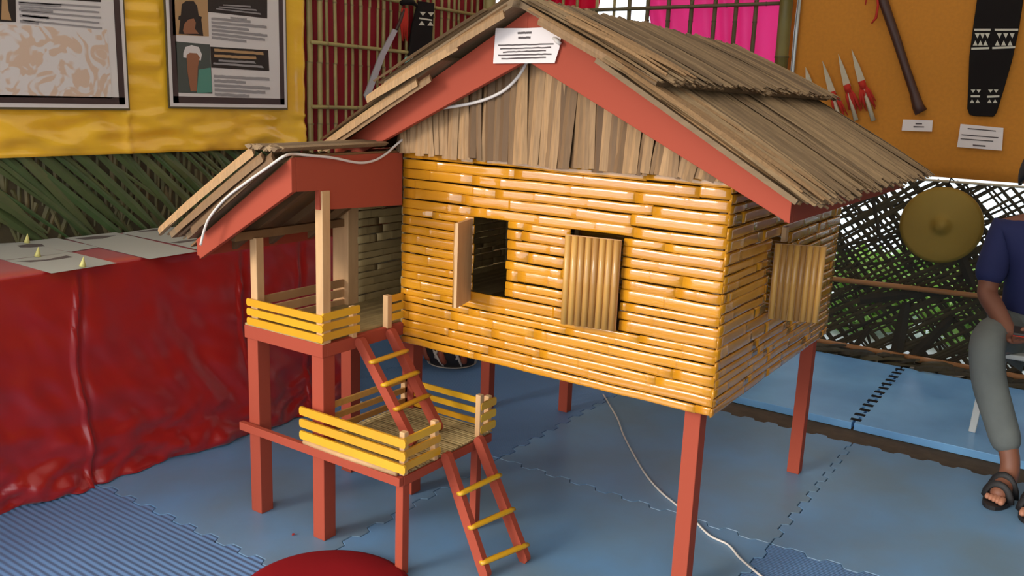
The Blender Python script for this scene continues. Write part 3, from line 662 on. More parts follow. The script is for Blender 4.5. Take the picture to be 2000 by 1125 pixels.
def thatch(name, parent, f, y0, y1, u0, u1, n, nrm, seed, wd=(.012, .032), lift=.0, jag=.02, fan=.03, slab=.0, m='thatch', layers=2, tb=0):
    """f(u, y) -> point on the slope at distance u down it; a course of long overlapping leaves"""
    Rr = random.Random(seed); mb = MB(); nrm = Vector(nrm)
    if slab: 
        a, b, c_, d_ = f(u0, y0), f(u1 - .03, y0), f(u1 - .03, y1), f(u0, y1); mb.prism([a, b, c_, d_], nrm * slab, .7)
    for l in range(layers):
        for k in range(n):
            y = y0 + (y1 - y0) * (k + Rr.uniform(0, 1)) / n; yy = min(max(y + Rr.uniform(-fan, fan), y0 - .01), y1 + .01)
            s0 = u0 + Rr.uniform(0, .03) + (Rr.uniform(0, .3) * (u1 - u0) if Rr.random() < .35 else 0); s1 = u1 + Rr.uniform(-jag, jag * .6)
            h = slab + .003 + l * .006 + Rr.uniform(0, .006)
            mb.strip(f(s0, y) + nrm * h, f(s1, yy) + nrm * (h + lift * 0), Rr.uniform(*wd), nrm, .003, Rr.uniform(.1, .55), Rr.uniform(0, .006), min(1, tb + Rr.uniform(0, 1) ** 1.4), Rr.uniform(.4, 1), 4)
    return mb.build(name, m, parent)
def slope(s, z0, x0, sl):
    k = 1 / math.sqrt(1 + sl * sl)
    return (lambda u, y: Vector((x0 + s * u * k, y, z0 - u * sl * k + .006 * noise.noise(Vector((u * 4, y * 5, s))) - .02 * max(0, y / 1.3) * max(0, 1 - u / .8)))), Vector((s * sl * k, 0, k))
f, n_ = slope(1, zb(.70) + .006, .70, .575); thatch('lower_thatch', H, f, -.15, 1.26, 0, .60, 150, n_, 21, slab=.012, jag=.025)
f, n_ = slope(1, ZA + .008, XA - .005, .47); thatch('upper_thatch', H, f, -.135, 1.30, 0, .455, 150, n_, 22, slab=.014, jag=.02, tb=.15)
f, n_ = slope(-1, zb(.24) + .006, .24, .575); thatch('lower_thatch', H, f, -.135, 1.26, 0, .50, 120, n_, 23, slab=.012, jag=.02)
f, n_ = slope(-1, ZA + .008, XA + .005, .50); thatch('upper_thatch', H, f, -.15, 1.30, 0, .50, 130, n_, 24, slab=.018, jag=.012)
mb = MB()                                                  # edge leaves and a ridge roll
for k in range(5):
    mb.tube([(XA + U(-.01, .01), -.15 + k * .3, ZA + .014), (XA + U(-.01, .01), .1 + k * .3, ZA + .012 - .005 * k)], U(.007, .012), 7, U(.3, 1))
mb.build('ridge_roll', 'thatch', H)
mb = MB()
for s, a, b in ((1, .04, .42), (-1, .02, .5)):
    f, n_ = slope(s, ZA + .008, XA, .47 if s > 0 else .50)
    mb.strip(f(a, -.14) + n_ * .008, f(b, -.13) + n_ * .008, .034, n_, .006, .3, .0, .1, .5, 5); mb.strip(f(a + .04, -.15) - n_ * .004, f(b * .9, -.145) - n_ * .002, .02, (0, -1, 0), .006, .3, .0, .5, .5, 5)
for a, b, w_, tn, nn in (((.30, -.152, 1.41), (-.01, -.155, 1.262), .034, .0, -1), ((.44, -.15, 1.485), (.10, -.152, 1.315), .03, .3, -1), ((.16, -.142, 1.315), (-.215, -.145, 1.112), .028, .1, -1), ((.20, -.135, 1.325), (-.2, -.14, 1.105), .024, .6, -1)):
    mb.strip(a, b, w_, (0, -1, .4), .008, .35, .003, tn, .7, 6)
mb.strip((.78, -.12, zb(.78) + .02), (1.2, -.13, zb(1.2) + .012), .03, (0, -.6, 1), .006, .3, .004, .0, .5, 5)
f, n_ = slope(1, ZA + .008, XA - .005, .47)
for k in range(7): mb.strip(f(.03 + U(0, .2), -.135 + k * .018) + n_ * .03, f(.40 + U(-.05, .06), -.13 + k * U(.02, .04)) + n_ * .034, U(.014, .024), n_, .004, .5, .004, U(0, .4), .5, 5)
f, n_ = slope(1, zb(.70) + .006, .70, .575)
for k in range(9): mb.strip(f(.02 + U(0, .2), -.15 + k * .02) + n_ * .026, f(.56 + U(-.06, .06), -.15 + k * U(.02, .06)) + n_ * .03, U(.014, .026), n_, .004, .5, .004, U(0, .5), .5, 5)
mb.build('edge_leaf', 'gable_thatch', H)

# shutters
def shutter(label, hinge, end, z0, z1, flat_last=True, m='shutter_bamboo', back='raw_wood'):
    a, b = Vector((*hinge, 0)), Vector((*end, 0)); d = (b - a).normalized(); L = (b - a).length
    n = Vector((d.y, -d.x, 0)); n = n if n.y < 0 or abs(n.y) < .3 and n.x > 0 else -n
    o = MB().prism([a + Vector((0, 0, z0)), b + Vector((0, 0, z0)), b + Vector((0, 0, z1)), a + Vector((0, 0, z1))], n * .008).build('window_shutter', back, H)
    if label: o['label'] = label
    mb = MB(); N_ = 8
    for k in range(N_):
        r = L / N_ / 2 * .98; c_ = a + d * (L * (k + .5) / N_) + n * .008
        mb.tube([c_ + Vector((0, 0, z0 + .001)), c_ + Vector((0, 0, (z0 + z1) / 2)), c_ + Vector((0, 0, z1 - .001))], r, 8, U(0, 1), flat=1)
    q = mb.build('fluted_face', m, o)
    return o
shutter('open shutter seen edge on', (.262, -.012), (.292, -.118), .708, .945)
shutter(None, (.735, -.018), (.588, -.045), .706, .943)
shutter('open shutter on the shaded side wall', (1.014, .333), (1.135, .384), .722, .930)
MB().box((1.008, .40, .925), (1.02, .425, .965)).build('shutter_cleat', 'raw_wood', H)

# red stilts of the house
def leg(x0, x1, y0, y1, z1, parent, name='stilt', m='red_paint', z0=0, label=None): return MB().box((x0, y0, z0), (x1, y1, z1)).build(name, m, parent, bevel=.002, label=label)
leg(.915, .959, .045, .089, HB, H); leg(.925, .968, 1.038, 1.08, HB + .04, H); leg(-.042, 0, 1.04, 1.08, HB, H)
MB().box((-.04, 1.036, HB - .035), (.968, 1.08, HB + .02)).build('rear_beam', 'red_paint', H)

# porch / lean-to along the left side of the house
PX, PY = .0, -.337; AX = -.318; AY = .93
for x0, x1, y0, y1 in ((-.046, 0, PY, PY + .046), (AX, -.272, PY, PY + .046), (AX, -.272, .049, .095), (-.046, 0, .049, .095), (AX, -.274, .86, .90)):
    leg(x0, x1, y0, y1, .558, H)
mb = MB(); mb.box((AX - .004, PY - .006, .557), (.004, PY + .012, .596)); mb.build('porch_beam', 'red_paint', H, bevel=.0015)
mb = MB(); mb.box((-.014, PY + .0125, .557), (.004, -.002, .594)); mb.build('porch_beam', 'red_paint', H, bevel=.0015)
mb = MB(); mb.box((AX - .004, PY + .0125, .557), (AX + .014, AY, .594)); mb.build('porch_beam', 'red_paint', H, bevel=.0015)
mb = MB()
y = PY
mb.box((AX, PY + .012, .586), (-.015, AY, .594), .6)
x = AX + .004
while x < -.01:
    mb.bar((x, PY + .0, .597), (x, AY, .597), .017, .005, tint=U(.2, .9)); x += .018
mb.build('porch_deck', 'raw_bamboo', H)
MB().box((AX - .002, PY - .004, .5955), (.004, PY + .006, .602)).build('deck_edge', 'raw_bamboo', H)
# posts that hold the porch roof
leg(AX + .022, AX + .05, PY, PY + .028, .86, H, 'porch_post', 'raw_wood', .596)
leg(-.022, .006, PY - .004, PY + .026, 1.02, H, 'porch_post', 'raw_wood', .596)
leg(-.262 - .07, -.262, .028, .075, .92, H, 'porch_post', 'raw_wood', .596, 'thick board post')
leg(-.012, .006, -.226, -.208, .684, H, 'rail_post', 'raw_wood', .59)
leg(-.012, .008, -.082, -.062, .692, H, 'rail_post', 'raw_wood', .59)
# railings: three slats a side
def railing(p, q, z0, dz, n, m, parent, h=.022, th=.008, name='rail_slat'):
    for k in range(n):
        a, b = Vector(p), Vector(q); za = z0 + dz * k
        mb = MB(); d = (b - a).normalized(); up = Vector((0, 0, 1)); nr = d.cross(up)
        pts = []
        for e, cc in ((0, a), (1, b)):
            sg = -1 if e == 0 else 1
            for an in (-60, -25, 25, 60) if e else (120, 155, 205, 240):
                r_ = math.radians(an); pts.append(cc + d * (math.cos(r_) * h * .35) + up * (math.sin(r_) * h * .56) + Vector((0, 0, za + U(-.001, .001) * 0)))
        mb.prism(pts, nr * th, U(0, 1)); mb.build(name, m, parent)
railing((-.298, PY - .004, 0), (.002, PY - .004, 0), .612, .0285, 3, 'yellow_paint', H, th=.006)
railing((.008, PY, 0), (.008, -.205, 0), .617, .0285, 3, 'yellow_paint', H, th=-.006)
railing((.006, -.07, 0), (.006, -.014, 0), .622, .0285, 3, 'yellow_paint', H, th=-.005)
railing((AX + .03, PY + .03, 0), (AX + .03, .03, 0), .604, .033, 3, 'raw_wood', H, h=.026)
# the closed part of the lean-to: raw bamboo wall seen from inside
slats('', '', (AX + .05, .075, 0), (0, 1, 0), AY - .07, .597, .97, 15, (1, 0, 0), [], 12, thick=.006).build('lean_to_wall', 'raw_bamboo', H)
slats('', '', (AX, AY, 0), (1, 0, 0), .31, .597, 1.0, 15, (0, -1, 0), [], 13, thick=.006).build('lean_to_wall', 'raw_bamboo', H)
# lean-to roof frame
SA = .655
def za(x): return 1.112 + SA * x
MB().prism([(0, -.441, 1.112), (-.40, -.441, .850), (-.386, -.441, .797), (0, -.441, 1.024)], (0, .016, 0)).build('rake_board', 'red_paint', H, bevel=.0015)
MB().prism([(0, -.4245, 1.112), (0, -.4245, 1.024), (0, -.345, 1.022), (0, -.345, .970), (0, -.014, .957), (0, -.014, 1.112)], (-.016, 0, 0)).build('eave_board', 'red_paint', H)
MB().box((-.425, -.42, .80), (-.408, AY + .04, .85)).build('eave_board', 'red_paint', H)
MB().bar((-.29, -.40, .868), (-.29, AY, .868), .022, .024).build('purlin', 'dark_wood', H)
mb = MB()
for y in (-.40, -.3, -.16, .0, .2, .4, .6, .8):
    mb.bar((-.02, y, za(-.02) - .028), (-.42, y, za(-.42) - .026), .022, .02, up=(0, 1, 0), tint=U(0, 1))
mb.build('rafter', 'dark_wood', H)
MB().prism([(-.005, -.43, 1.112), (-.44, -.43, za(-.44)), (-.44, -.43, za(-.44) + .006), (-.005, -.43, 1.118)], (0, AY + .45, 0)).build('roof_lining', 'dark_wood', H)
f, n_ = slope(-1, 1.126, .0, SA); f0 = f
g_ = lambda u, y: Vector((f0(u, 0).x, y, 1.126 - SA * u / math.sqrt(1 + SA * SA)))
thatch('lower_thatch', H, g_, -.455, AY + .05, .06, .53, 110, n_, 31, slab=.016, jag=.014, wd=(.014, .03))
h_ = lambda u, y: g_(u, y) + n_ * .028
thatch('upper_thatch', H, h_, -.47, AY + .05, .10, .575, 90, n_, 32, slab=.018, jag=.008, wd=(.014, .03), layers=1, tb=.1)
mb = MB()
for k in range(14):
    x = -.004 - k * .008; mb.strip((x, -.478 + U(-.015, .01), 1.1315 + U(0, .012)), (x + U(-.01, .01), -.10 + U(-.03, .02), 1.134 + U(0, .010)), .028, (0, 0, 1), .01, .3, 0, U(.3, 1), 1, 3)
mb.build('ridge_cap', 'thatch', H)
for y0, x0 in ((-.472, -.10),):
    for (a, b, w_, tn) in (((-.10, -.478, 1.125), (-.515, -.48, .868), .030, .0), ((-.06, -.482, 1.112), (-.43, -.484, .880), .028, .7), ((-.03, -.474, 1.112), (-.37, -.476, .886), .034, .9)):
        MB().strip(a, b, w_, (0, -1, .35), .008, .35, .003, tn, .7, 6).build('edge_leaf', 'gable_thatch', H)

# landing ---------------------------------------------------------------------------------------
LX0, LX1, LY0, LY1, LZ = -.045, .305, -.325, .055, .29
for nm, a, b in (('landing_beam', (-.335, PY - .024, .268), (.305, PY - .008, .293)), ('landing_beam', (LX1 - .012, PY - .007, .266), (LX1 + .002, LY1, .292)), ('landing_beam', (LX0, LY1 - .012, .266), (LX1 - .0125, LY1, .292))):
    MB().box(a, b).build(nm, 'red_paint', H, bevel=.001)
leg(.277, .303, PY - .007 + .0, PY + .02, .268, H); leg(.279, .303, -.012, .012, .268, H)
mb = MB(); y = PY - .004
while y < LY1:
    w_ = U(.008, .013); mb.strip((LX0 + .0, y, .2995), (LX1, y + U(-.003, .003), .2995), w_ * .8, (0, 0, 1), .004, .5, 0, U(0, .8), 1, 2); y += w_
mb.box((LX0, PY + .0, .2925), (LX1 - .004, LY1, .297), .9)
mb.build('landing_deck', 'raw_bamboo', H)
mb = MB(); mb.tube([(-.06, PY - .016, .300), (.1, PY - .017, .298), (.29, PY - .016, .302)], .009, 8, .1); mb.build('deck_edge', 'raw_wood', H)
railing((-.062, PY - .02, 0), (.318, PY - .02, 0), .322, .036, 3, 'yellow_paint', H, h=.025, th=.007)
railing((.312, PY - .012, 0), (.312, -.205, 0), .322, .036, 3, 'yellow_paint', H, h=.022, th=-.006)
railing((-.03, LY1 + .0, 0), (.25, LY1 + .0, 0), .315, .034, 3, 'yellow_paint', H, h=.018, th=-.006)
railing((.312, -.002, 0), (.312, LY1 + .004, 0), .322, .036, 3, 'yellow_paint', H, h=.024, th=-.006)
railing((LX0 + .012, PY + .03, 0), (LX0 + .012, LY1 - .01, 0), .322, .036, 3, 'shutter_bamboo', H, h=.018)
for x, y, z in ((.292, PY - .012, .418), (.292, -.222, .412), (.292, -.014, .43), (.286, LY1 - .018, .412), (LX0 + .002, LY1 - .016, .40)):
    leg(x, x + .018, y, y + .018, z, H, 'rail_post', 'raw_wood', .297)

# ladders: two rails and rungs that run across them
def ladder(label, a0, a1, b0, b1, rungs, zr, n):
    L = thing('ladder', None, None, a0); L.parent = H; L.location = Vector(a0) - H.location; L['label'] = label
    for p, q in ((a0, a1), (b0, b1)):
        p, q = Vector(p), Vector(q); d = (q - p).normalized()
        mb = MB(); up = Vector((0, 1, 0)); r = d.cross(up).normalized(); pts = []
        for c_, sg in ((p, -1), (q, 1)):
            for an in (90, 50, 0, -50, -90): 
                r_ = math.radians(an if sg > 0 else an); pts.append(c_ + d * sg * .012 * math.cos(r_) * 1.1 + r * (.015 * math.sin(r_)) * (1 if sg > 0 else -1))
        mb.prism([p_ - up * .010 for p_ in pts], up * .020).build('ladder_rail', 'red_paint', L)
    for t_ in rungs:
        u = (Vector(a0).z - t_) / (Vector(a0).z - Vector(a1).z); v = (Vector(b0).z - t_) / (Vector(b0).z - Vector(b1).z)
        p, q = Vector(a0).lerp(Vector(a1), u), Vector(b0).lerp(Vector(b1), v)
        e = (q - p).normalized() * .016; off = Vector((.012, 0, .006))
        MB().tube([p - e + off, p + off, q + off, q + e + off], [.009, .0115, .0115, .009], 7, U(0, 1), flat=.6).build('rung', 'yellow_paint', L)
ladder('upper ladder from the porch down to the landing', (.016, -.205, .578), (.20, -.19, .318), (.016, -.075, .578), (.19, -.06, .318), (.523, .463, .40), 0, 3)
ladder('lower ladder from the landing to the floor', (.322, -.182, .300), (.482, -.205, .010), (.322, -.030, .300), (.522, -.070, .010), (.208, .124, .038), 0, 3)

# sign and cords on the gable ---------------------------------------------------------------------
t = thing('paper_sign', 'white printed paper sign pinned at the peak of the red gable boards', 'sign', (.478, -.1, 1.41))
SY = -.0975
def G(x, y, Y=SY): return on(1, Y, x, y)
MB().prism([G(968, 55), G(1030, 55), G(1070, 53), G(1090, 57), G(1097, 65), G(1092, 95), G(1083, 123), G(1030, 123.5), G(963, 124)], (0, .0015, 0)).build('sheet', 'paper_white', t)
mb = MB()
def sq(x0, x1, y0, y1, th=3.2):
    n = 16; up = []; dn = []
    for j in range(n + 1):
        x = x0 + (x1 - x0) * j / n; y = y0 + (y1 - y0) * j / n; e = U(-.5, .5); up.append(G(x, y - th / 2 + e, SY - .0008)); dn.append(G(x, y + th / 2 + e * .6, SY - .0008))
    mb.prism(up + dn[::-1], (0, .0006, 0))
for a in ((1011, 1038, 64.5, 63.5, 4), (1012, 1036, 74, 73, 4), (973, 1081, 88.5, 86, 2.6), (977, 1076, 95.5, 92.5, 2.6), (982, 1066, 102, 98.5, 2.6), (973, 1077, 108, 105.5, 2.8), (979, 1066, 115, 112, 2.8)): sq(*a)
mb.build('print', 'ink', t)
mb = MB(); mb.tube([G(1081, 74, SY - .004), G(1088, 80, SY - .006), G(1095, 86, SY - .005)], [.004, .0062, .005], 8); mb.build('white_bulb', 'cord_white', t)
mb = MB()
def smooth(pts, n=6):
    pts = [Vector(p) for p in pts]; out = []
    for i in range(len(pts) - 1):
        p0, p1, p2, p3 = pts[max(i - 1, 0)], pts[i], pts[i + 1], pts[min(i + 2, len(pts) - 1)]
        for k in range(n):
            t_ = k / n; out.append(.5 * ((2 * p1) + (p2 - p0) * t_ + (2 * p0 - 5 * p1 + 4 * p2 - p3) * t_ * t_ + (3 * p1 - p0 - 3 * p2 + p3) * t_ ** 3))
    return out + [pts[-1]]
one('white_cord', MB().tube(smooth([(.44, -.035, 1.38), (.415, -.038, 1.337), (.367, -.04, 1.297), (.292, -.045, 1.268), (.187, -.06, 1.248), (.13, -.071, 1.252)]), .0045, 8), 'cord_white',
    'pale cord curving across the brown gable thatch', 'cord', (.3, -.04, 1.3))
pts = [(.012, -.03, 1.15), (.007, -.06, 1.13), (.006, -.09, 1.112), (.006, -.14, 1.094), (.006, -.204, 1.090), (.006, -.301, 1.107), (.006, -.392, 1.117), (.004, -.436, 1.121)]
pts += [tuple(on(1, -.488, x, y)) for x, y in ((553, 306), (520, 329), (480, 357), (440, 388), (410, 424), (399, 450), (392, 478))]
one('light_cord', MB().tube(smooth(pts), .0036, 8), 'cord_white', 'pale flat cord running along the top of the porch roof boards', 'cord', (0, -.3, 1.1))
one('floor_cord', MB().tube(smooth([g_f for g_f in [tuple(on(2, .004, x, y)) for x, y in ((1178, 770), (1190, 790), (1206, 818), (1218, 850), (1240, 892), (1262, 928), (1290, 960), (1320, 985), (1350, 1010), (1385, 1045), (1422, 1064), (1445, 1090), (1480, 1120), (1520, 1150))]]), .0033, 8),
    'cord_white', 'thin white cord snaking over the blue mats past the front right stilt', 'cord', on(2, .004, 1300, 968))

# ------------------------------------------------------------ small things on the floor
t = MB().lathe([(.0, .0), (.218, .0), (.227, .006), (.226, .016), (.205, .026), (.12, .03), (.0, .031)], (.222, -.548, .0), (0, 0, 1), 64)
t.build('round_cushion', 'red_mat', None, origin=(.222, -.548, 0), label='flat round red cushion at the bottom edge in front of the landing', cat='cushion')
pc = Vector((-.795, 1.28, 0))
t = thing('pot', 'low dark round pot with white and rust swirls under the house', 'pot', pc)
MB().lathe([(.0, .0), (.10, .0), (.118, .01), (.145, .06), (.155, .13), (.145, .19), (.12, .205), (.11, .2), (.10, .19), (.0, .18)], pc, (0, 0, 1), 40).build('body', 'pot_dark', t)
def band(mb, az0, z0, az1, z1, r):
    pts = []
    for k in range(7):
        u = k / 6; a = az0 + (az1 - az0) * u; z = z0 + (z1 - z0) * u; rr = .1 + .055 * min(1, z / .1) ** .6 - .006
        rr = .118 + (z - .01) * .54 if z < .06 else .145 + (z - .06) * .14
        pts.append(pc + Vector((rr * math.cos(a), rr * math.sin(a), z)))
    mb.tube(pts, [r * .5, r, r, r, r, r, r * .4], 6)
mb = MB(); 
for k in range(9): a = -3.0 + k * .72; band(mb, a, .10, a + .32, .015, .007); band(mb, a + .15, .1, a + .06, .055, .006)
mb.lathe([(.105, .0), (.121, .006), (.119, .01), (.10, .009)], pc, (0, 0, 1), 40); mb.build('white_swirl', 'pot_white', t)
for k in range(9): mb = MB(); a = -2.75 + k * .72; band(mb, a, .10, a + .14, .03, .016); mb.build('rust_patch', 'pot_rust', t)
def scrap(name, label, x, y, z, r, m, cat):
    c_ = on(2, z, x, y); mb = MB(); Rr = random.Random(int(x))
    for k in range(7):
        d_ = Vector((Rr.uniform(-1, 1), Rr.uniform(-1, 1), 0)) * r; mb.strip(c_ + d_ + Vector((0, 0, .002)), c_ - d_ * Rr.uniform(.2, 1) + Vector((0, 0, Rr.uniform(0, r))), r * .8, (Rr.uniform(-1, 1), Rr.uniform(-1, 1), 1), .001, .4, 0, 0, .5, 2)
    mb.build(name, m, None, origin=c_, label=label, cat=cat)
scrap('plastic_scrap', 'crumpled clear white plastic on the mat behind the front right porch stilt', 655, 775, .002, .02, 'paper_white', 'scrap')
scrap('plastic_scrap', 'crumpled pale plastic on the mat seen between the slats under the upper ladder', 706, 794, .002, .022, 'paper_grey', 'scrap')
scrap('thread_scrap', 'tiny scrap of red thread on the mat between the two front porch stilts', 573, 1045, .001, .006, 'red_thread', 'scrap')

# ------------------------------------------------------------ chair and seated person
t = thing('plastic_chair', 'white plastic chair under the person at the right edge', 'chair', (1.6, 1.9, 0))
for (x0, y0), (x1, y1) in (((1.42, 1.91), (1.44, 1.93)), ((1.80, 1.70), (1.78, 1.74)), ((1.46, 2.16), (1.48, 2.08)), ((1.82, 2.14), (1.80, 2.08))):
    MB().bar((x0, y0, .012 if y0 > 1.69 else 0), (x1, y1, .40), .026, .026, up=(0, 1, 0), taper=1.25).build('leg', 'white_plastic', t, bevel=.003)
MB().prism([(1.40, 1.68, .395), (1.84, 1.68, .395), (1.82, 2.12, .395), (1.42, 2.12, .395)], (0, 0, .02)).build('seat', 'white_plastic', t, bevel=.006)
mb = MB()
for k in range(5): mb.bar((1.47 + k * .075, 2.11, .41), (1.47 + k * .075, 2.19, .80), .04, .01, up=(0, 1, 0))
mb.bar((1.42, 2.19, .81), (1.83, 2.19, .81), .02, .05); mb.build('backrest', 'white_plastic', t, bevel=.003)

def skin(name, m, chains, parent=None, sub=2, root=0, **k):
    """chains: list of lists of (x,y,z,r) - equal coordinates are shared joints"""
    vs, rs, es, idx = [], [], [], {}
    for ch in chains:
        pr = None
        for p in ch:
            key = tuple(round(c_, 4) for c_ in p[:3])
            if key not in idx: idx[key] = len(vs); vs.append(p[:3]); rs.append(p[3] if isinstance(p[3], tuple) else (p[3], p[3]))
            if pr is not None: es.append((pr, idx[key]))
            pr = idx[key]
    me = bpy.data.meshes.new(name); org = Vector(vs[0]); me.from_pydata([Vector(v) for v in vs], es, []); me.materials.append(MATS[m])
    o = bpy.data.objects.new(name, me); C.objects.link(o)
    sk = o.modifiers.new('skin', 'SKIN'); sk.use_smooth_shade = True
    for v_, r_ in zip(me.skin_vertices[0].data, rs): v_.radius = r_
    me.skin_vertices[0].data[root].use_root = True
    sb = o.modifiers.new('sub', 'SUBSURF'); sb.levels = sub; sb.render_levels = sub
    if parent: o.parent = parent; o.location = -parent.location
    tag(o, **k); return o
pl_ = Vector((1.58, 1.86, 0))
M_ = thing('person', 'person in dark blue t-shirt and grey jeans seated at the right edge', 'person', pl_)
pel = (1.575, 1.88, .47, .105); sp1 = (1.57, 1.88, .60, .105); sp2 = (1.57, 1.85, .75, .115); ch = (1.57, 1.83, .85, .105); nk = (1.565, 1.80, .94, .045); nk2 = (1.56, 1.78, .99, .044)
RS = (1.425, 1.82, .862, .05); RE = (1.405, 1.74, .62, .038); RW = (1.525, 1.53, .515, .026)
LS = (1.715, 1.82, .862, .05); LE = (1.76, 1.72, .62, .038); LW = (1.635, 1.53, .525, .026)
RK = (1.455, 1.46, .490, .044); RA = (1.595, 1.36, .12, .034); RHp = (1.50, 1.84, .45, .085)
LK = (1.72, 1.46, .490, .044); LA = (1.70, 1.30, .10, .034); LHp = (1.66, 1.84, .45, .085)
body = skin('body', 'skin', [[pel, sp1, sp2, ch, nk, nk2], [ch, RS, RE, (1.45, 1.66, .585, .037), RW], [ch, LS, LE, (1.72, 1.65, .59, .037), LW],
     [pel, RHp, RK, (1.49, 1.425, .36, .042), RA, (1.597, 1.345, .07, .034), (1.585, 1.27, .038, .034), (1.575, 1.215, .03, .03)], [pel, LHp, LK, (1.722, 1.41, .36, .042), LA, (1.70, 1.29, .06, .034), (1.69, 1.22, .038, .034), (1.685, 1.165, .03, .03)]], M_)
skin('tshirt', 'navy', [[(1.575, 1.88, .49, .135), (1.57, 1.88, .60, .128), (1.57, 1.85, .75, .135), (1.57, 1.83, .85, .118), (1.567, 1.815, .905, .075)],
     [(1.57, 1.83, .85, .118), (1.425, 1.82, .858, .068), (1.412, 1.775, .74, .062), (1.406, 1.745, .645, .06)], [(1.57, 1.83, .85, .118), (1.715, 1.82, .858, .068), (1.74, 1.77, .74, .062), (1.757, 1.73, .645, .06)]], M_)
skin('jeans', 'jeans', [[(1.575, 1.88, .49, .118), (1.50, 1.84, .46, .10), (1.462, 1.58, .495, .074), (1.455, 1.465, .485, .064), (1.485, 1.425, .36, .062), (1.55, 1.39, .22, .056), (1.588, 1.365, .135, .055)],
     [(1.575, 1.88, .49, .118), (1.66, 1.84, .46, .10), (1.715, 1.58, .50, .082), (1.72, 1.465, .488, .072), (1.722, 1.41, .36, .062), (1.71, 1.35, .22, .056), (1.703, 1.31, .135, .055)]], M_)
# head: a shaped mesh with face and hair
hc = Vector((1.535, 1.755, 1.075)); hr = Euler((.30, 0, -.05)).to_matrix()
mb = MB(); vs = []; NA, NZ = 28, 20
for i in range(NZ + 1):
    th = math.pi * i / NZ
    for k in range(NA):
        a = 2 * math.pi * k / NA; x = .072 * math.sin(th) * math.sin(a); y = -.092 * math.sin(th) * math.cos(a); z = .112 * math.cos(th)
        if z < 0: x *= 1 + z * 2.6; y *= 1 + z * (1.0 if y < 0 else 3.2)
        fx = math.exp(-(x / .012) ** 2) if y < 0 else 0
        y -= fx * .020 * math.exp(-((z + .018) / .018) ** 2)                                  # nose
        y -= (.005 * math.exp(-((z + .055) / .008) ** 2) * math.exp(-(x / .022) ** 2) + .005 * math.exp(-((z - .028) / .010) ** 2)) if y < 0 else 0
        if y < 0: y += .008 * math.exp(-((z - .008) / .012) ** 2) * math.exp(-((abs(x) - .028) / .013) ** 2)
        vs.append(hc + hr @ Vector((x, y, z)))
mb.add(vs, [(i * NA + k, i * NA + (k + 1) % NA, (i + 1) * NA + (k + 1) % NA, (i + 1) * NA + k) for i in range(NZ) for k in range(NA)], 0, True)
for s_ in (-1, 1): mb.lathe([(.002, -.006), (.012, -.004), (.018, .002), (.014, .006), (.004, .004)], hc + hr @ Vector((s_ * .073, .006, .0)), hr @ Vector((s_, -.3, 0)), 12)
hd = mb.build('head', 'skin', M_)
for s_ in (-1, 1):
    e_ = MB().lathe([(.001, -.009), (.008, -.004), (.0095, 0), (.008, .004), (.001, .008)], hc + hr @ Vector((s_ * .028, -.078, .008)), hr @ Vector((0, -1, 0)), 12).build('eye', 'eye_white', hd)
MB().tube([hc + hr @ Vector((x, -.0905 + abs(x) * .3, -.054)) for x in (-.022, -.01, 0, .01, .022)], [.002, .004, .0045, .004, .002], 8).build('mouth', 'lip', hd)
mb = MB(); vs = []
for i in range(13):
    th = math.pi * .62 * i / 12
    for k in range(NA):
        a = 2 * math.pi * k / NA; front = max(0, math.cos(a)); t_ = th * (1 - .38 * front ** 1.5)
        vs.append(hc + Vector((0, 0, .0)) + hr @ Vector((.080 * math.sin(t_) * math.sin(a) * (1 + .02 * math.sin(9 * a)), -.100 * math.sin(t_) * math.cos(a) + .004, .122 * math.cos(t_) + .002)))
mb.add(vs, [(i * NA + k, i * NA + (k + 1) % NA, (i + 1) * NA + (k + 1) % NA, (i + 1) * NA + k) for i in range(12) for k in range(NA)], 0, True)
hair = mb.build('hair', 'hair', M_); q = hair.modifiers.new('thickness', 'SOLIDIFY'); q.thickness = .006; q.offset = 1
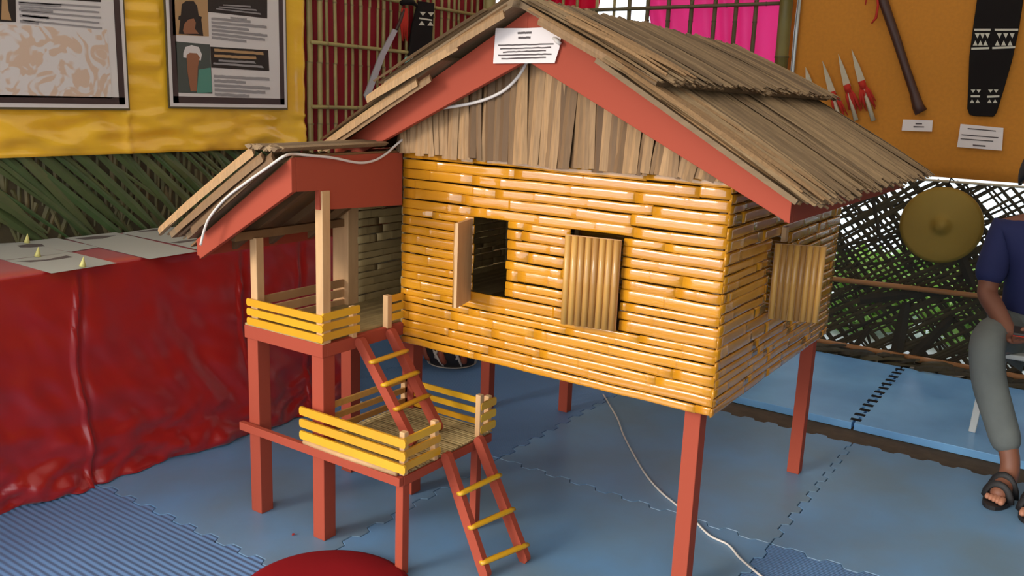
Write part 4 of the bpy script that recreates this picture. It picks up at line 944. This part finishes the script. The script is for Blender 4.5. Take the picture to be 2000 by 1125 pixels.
# hands round the phone
def hand(wr, pc_, sgn):
    w_, p_ = Vector(wr[:3]), Vector(pc_); d = (p_ - w_).normalized(); side = Vector((sgn, 0, 0)); side = (side - d * side.dot(d)).normalized(); nn = d.cross(side) * sgn
    if nn.z > 0: nn = -nn
    pal = w_ + d * .05
    chains = [[(*w_, (.024)), (*(w_ + d * .03), (.026)), (*pal, .026)]]
    for k, L in enumerate((.058, .066, .062, .048)):
        o_ = side * (.022 - k * .0145); b_ = pal + d * .008 + o_
        j1 = b_ + d * L * .45 - nn * .004; j2 = j1 + d * L * .25 + nn * -.018; j3 = j2 - nn * .014 - side * .002
        chains.append([(*pal, .026), (*b_, .0095), (*j1, .0088), (*j2, .008), (*j3, .0068)])
    tb_ = w_ + d * .03 - side * 0 + side * .026; chains.append([(*(w_ + d * .03), .026), (*tb_, .012), (*(tb_ + d * .03 + side * .010 - nn * .01), .0095), (*(tb_ + d * .052 - nn * .018), .0075)])
    return skin('hand', 'skin', chains, M_)
hand(RW, (1.575, 1.455, .535), -1); hand(LW, (1.60, 1.455, .535), 1)
ph = thing('phone', 'dark phone with a red edge held in the seated person\'s hands', 'phone', (1.585, 1.445, .548))
MB().prism([(1.535, 1.41, .548), (1.635, 1.42, .548), (1.63, 1.485, .560), (1.53, 1.475, .560)], (0, .001, .009)).build('body', 'black_print', ph, bevel=.002)
MB().prism([(1.536, 1.409, .5455), (1.634, 1.419, .5455), (1.629, 1.484, .5575), (1.531, 1.474, .5575)], (0, 0, .002)).build('red_case_edge', 'red_thread', ph)
# sandals
for (ax_, ay_), (tx, ty), lb in (((1.602, 1.385), (1.565, 1.165), 'dark open sandal on the foot nearer the middle of the photo'), ((1.702, 1.325), (1.68, 1.12), 'dark open sandal on the foot nearest the right edge')):
    a, b = Vector((ax_, ay_, 0)), Vector((tx, ty, 0)); d = (b - a).normalized(); s_ = Vector((-d.y, d.x, 0)); L = (b - a).length; pts = []
    for k in range(20):
        an = 2 * math.pi * k / 20; u = .5 - .5 * math.cos(an); pts.append(a + d * L * u + s_ * math.sin(an) * (.036 + .012 * u) + Vector((0, 0, .0008)))
    sh = MB().prism(pts, (0, 0, .014)).build('sandal', 'sandal', M_, label=lb)
    for u, hh in ((.42, .075), (.66, .058)):
        arc = [a + d * L * (u + .03 * math.cos(t_ * .7)) + s_ * math.cos(t_) * .043 + Vector((0, 0, .012 + math.sin(t_) * hh)) for t_ in [math.pi * k / 8 for k in range(9)]]
        MB().tube(arc, .012, 8, flat=.35, up=(0, 1, 0)).build('strap', 'sandal', sh)
    chs = []
    for k in range(5):
        o_ = s_ * (.026 - .013 * k) * (1 if tx < 1.6 else -1); p0 = a + d * L * .72 + o_ * .9 + Vector((0, 0, .028)); chs.append([(*p0, .011), (*(p0 + d * (.03 - .004 * k)), .0095 if k else .012), (*(p0 + d * (.045 - .005 * k) - Vector((0, 0, .006))), .008 if k else .0105)])
    for c_ in chs: skin('toe', 'skin_light', [c_], M_, 1)
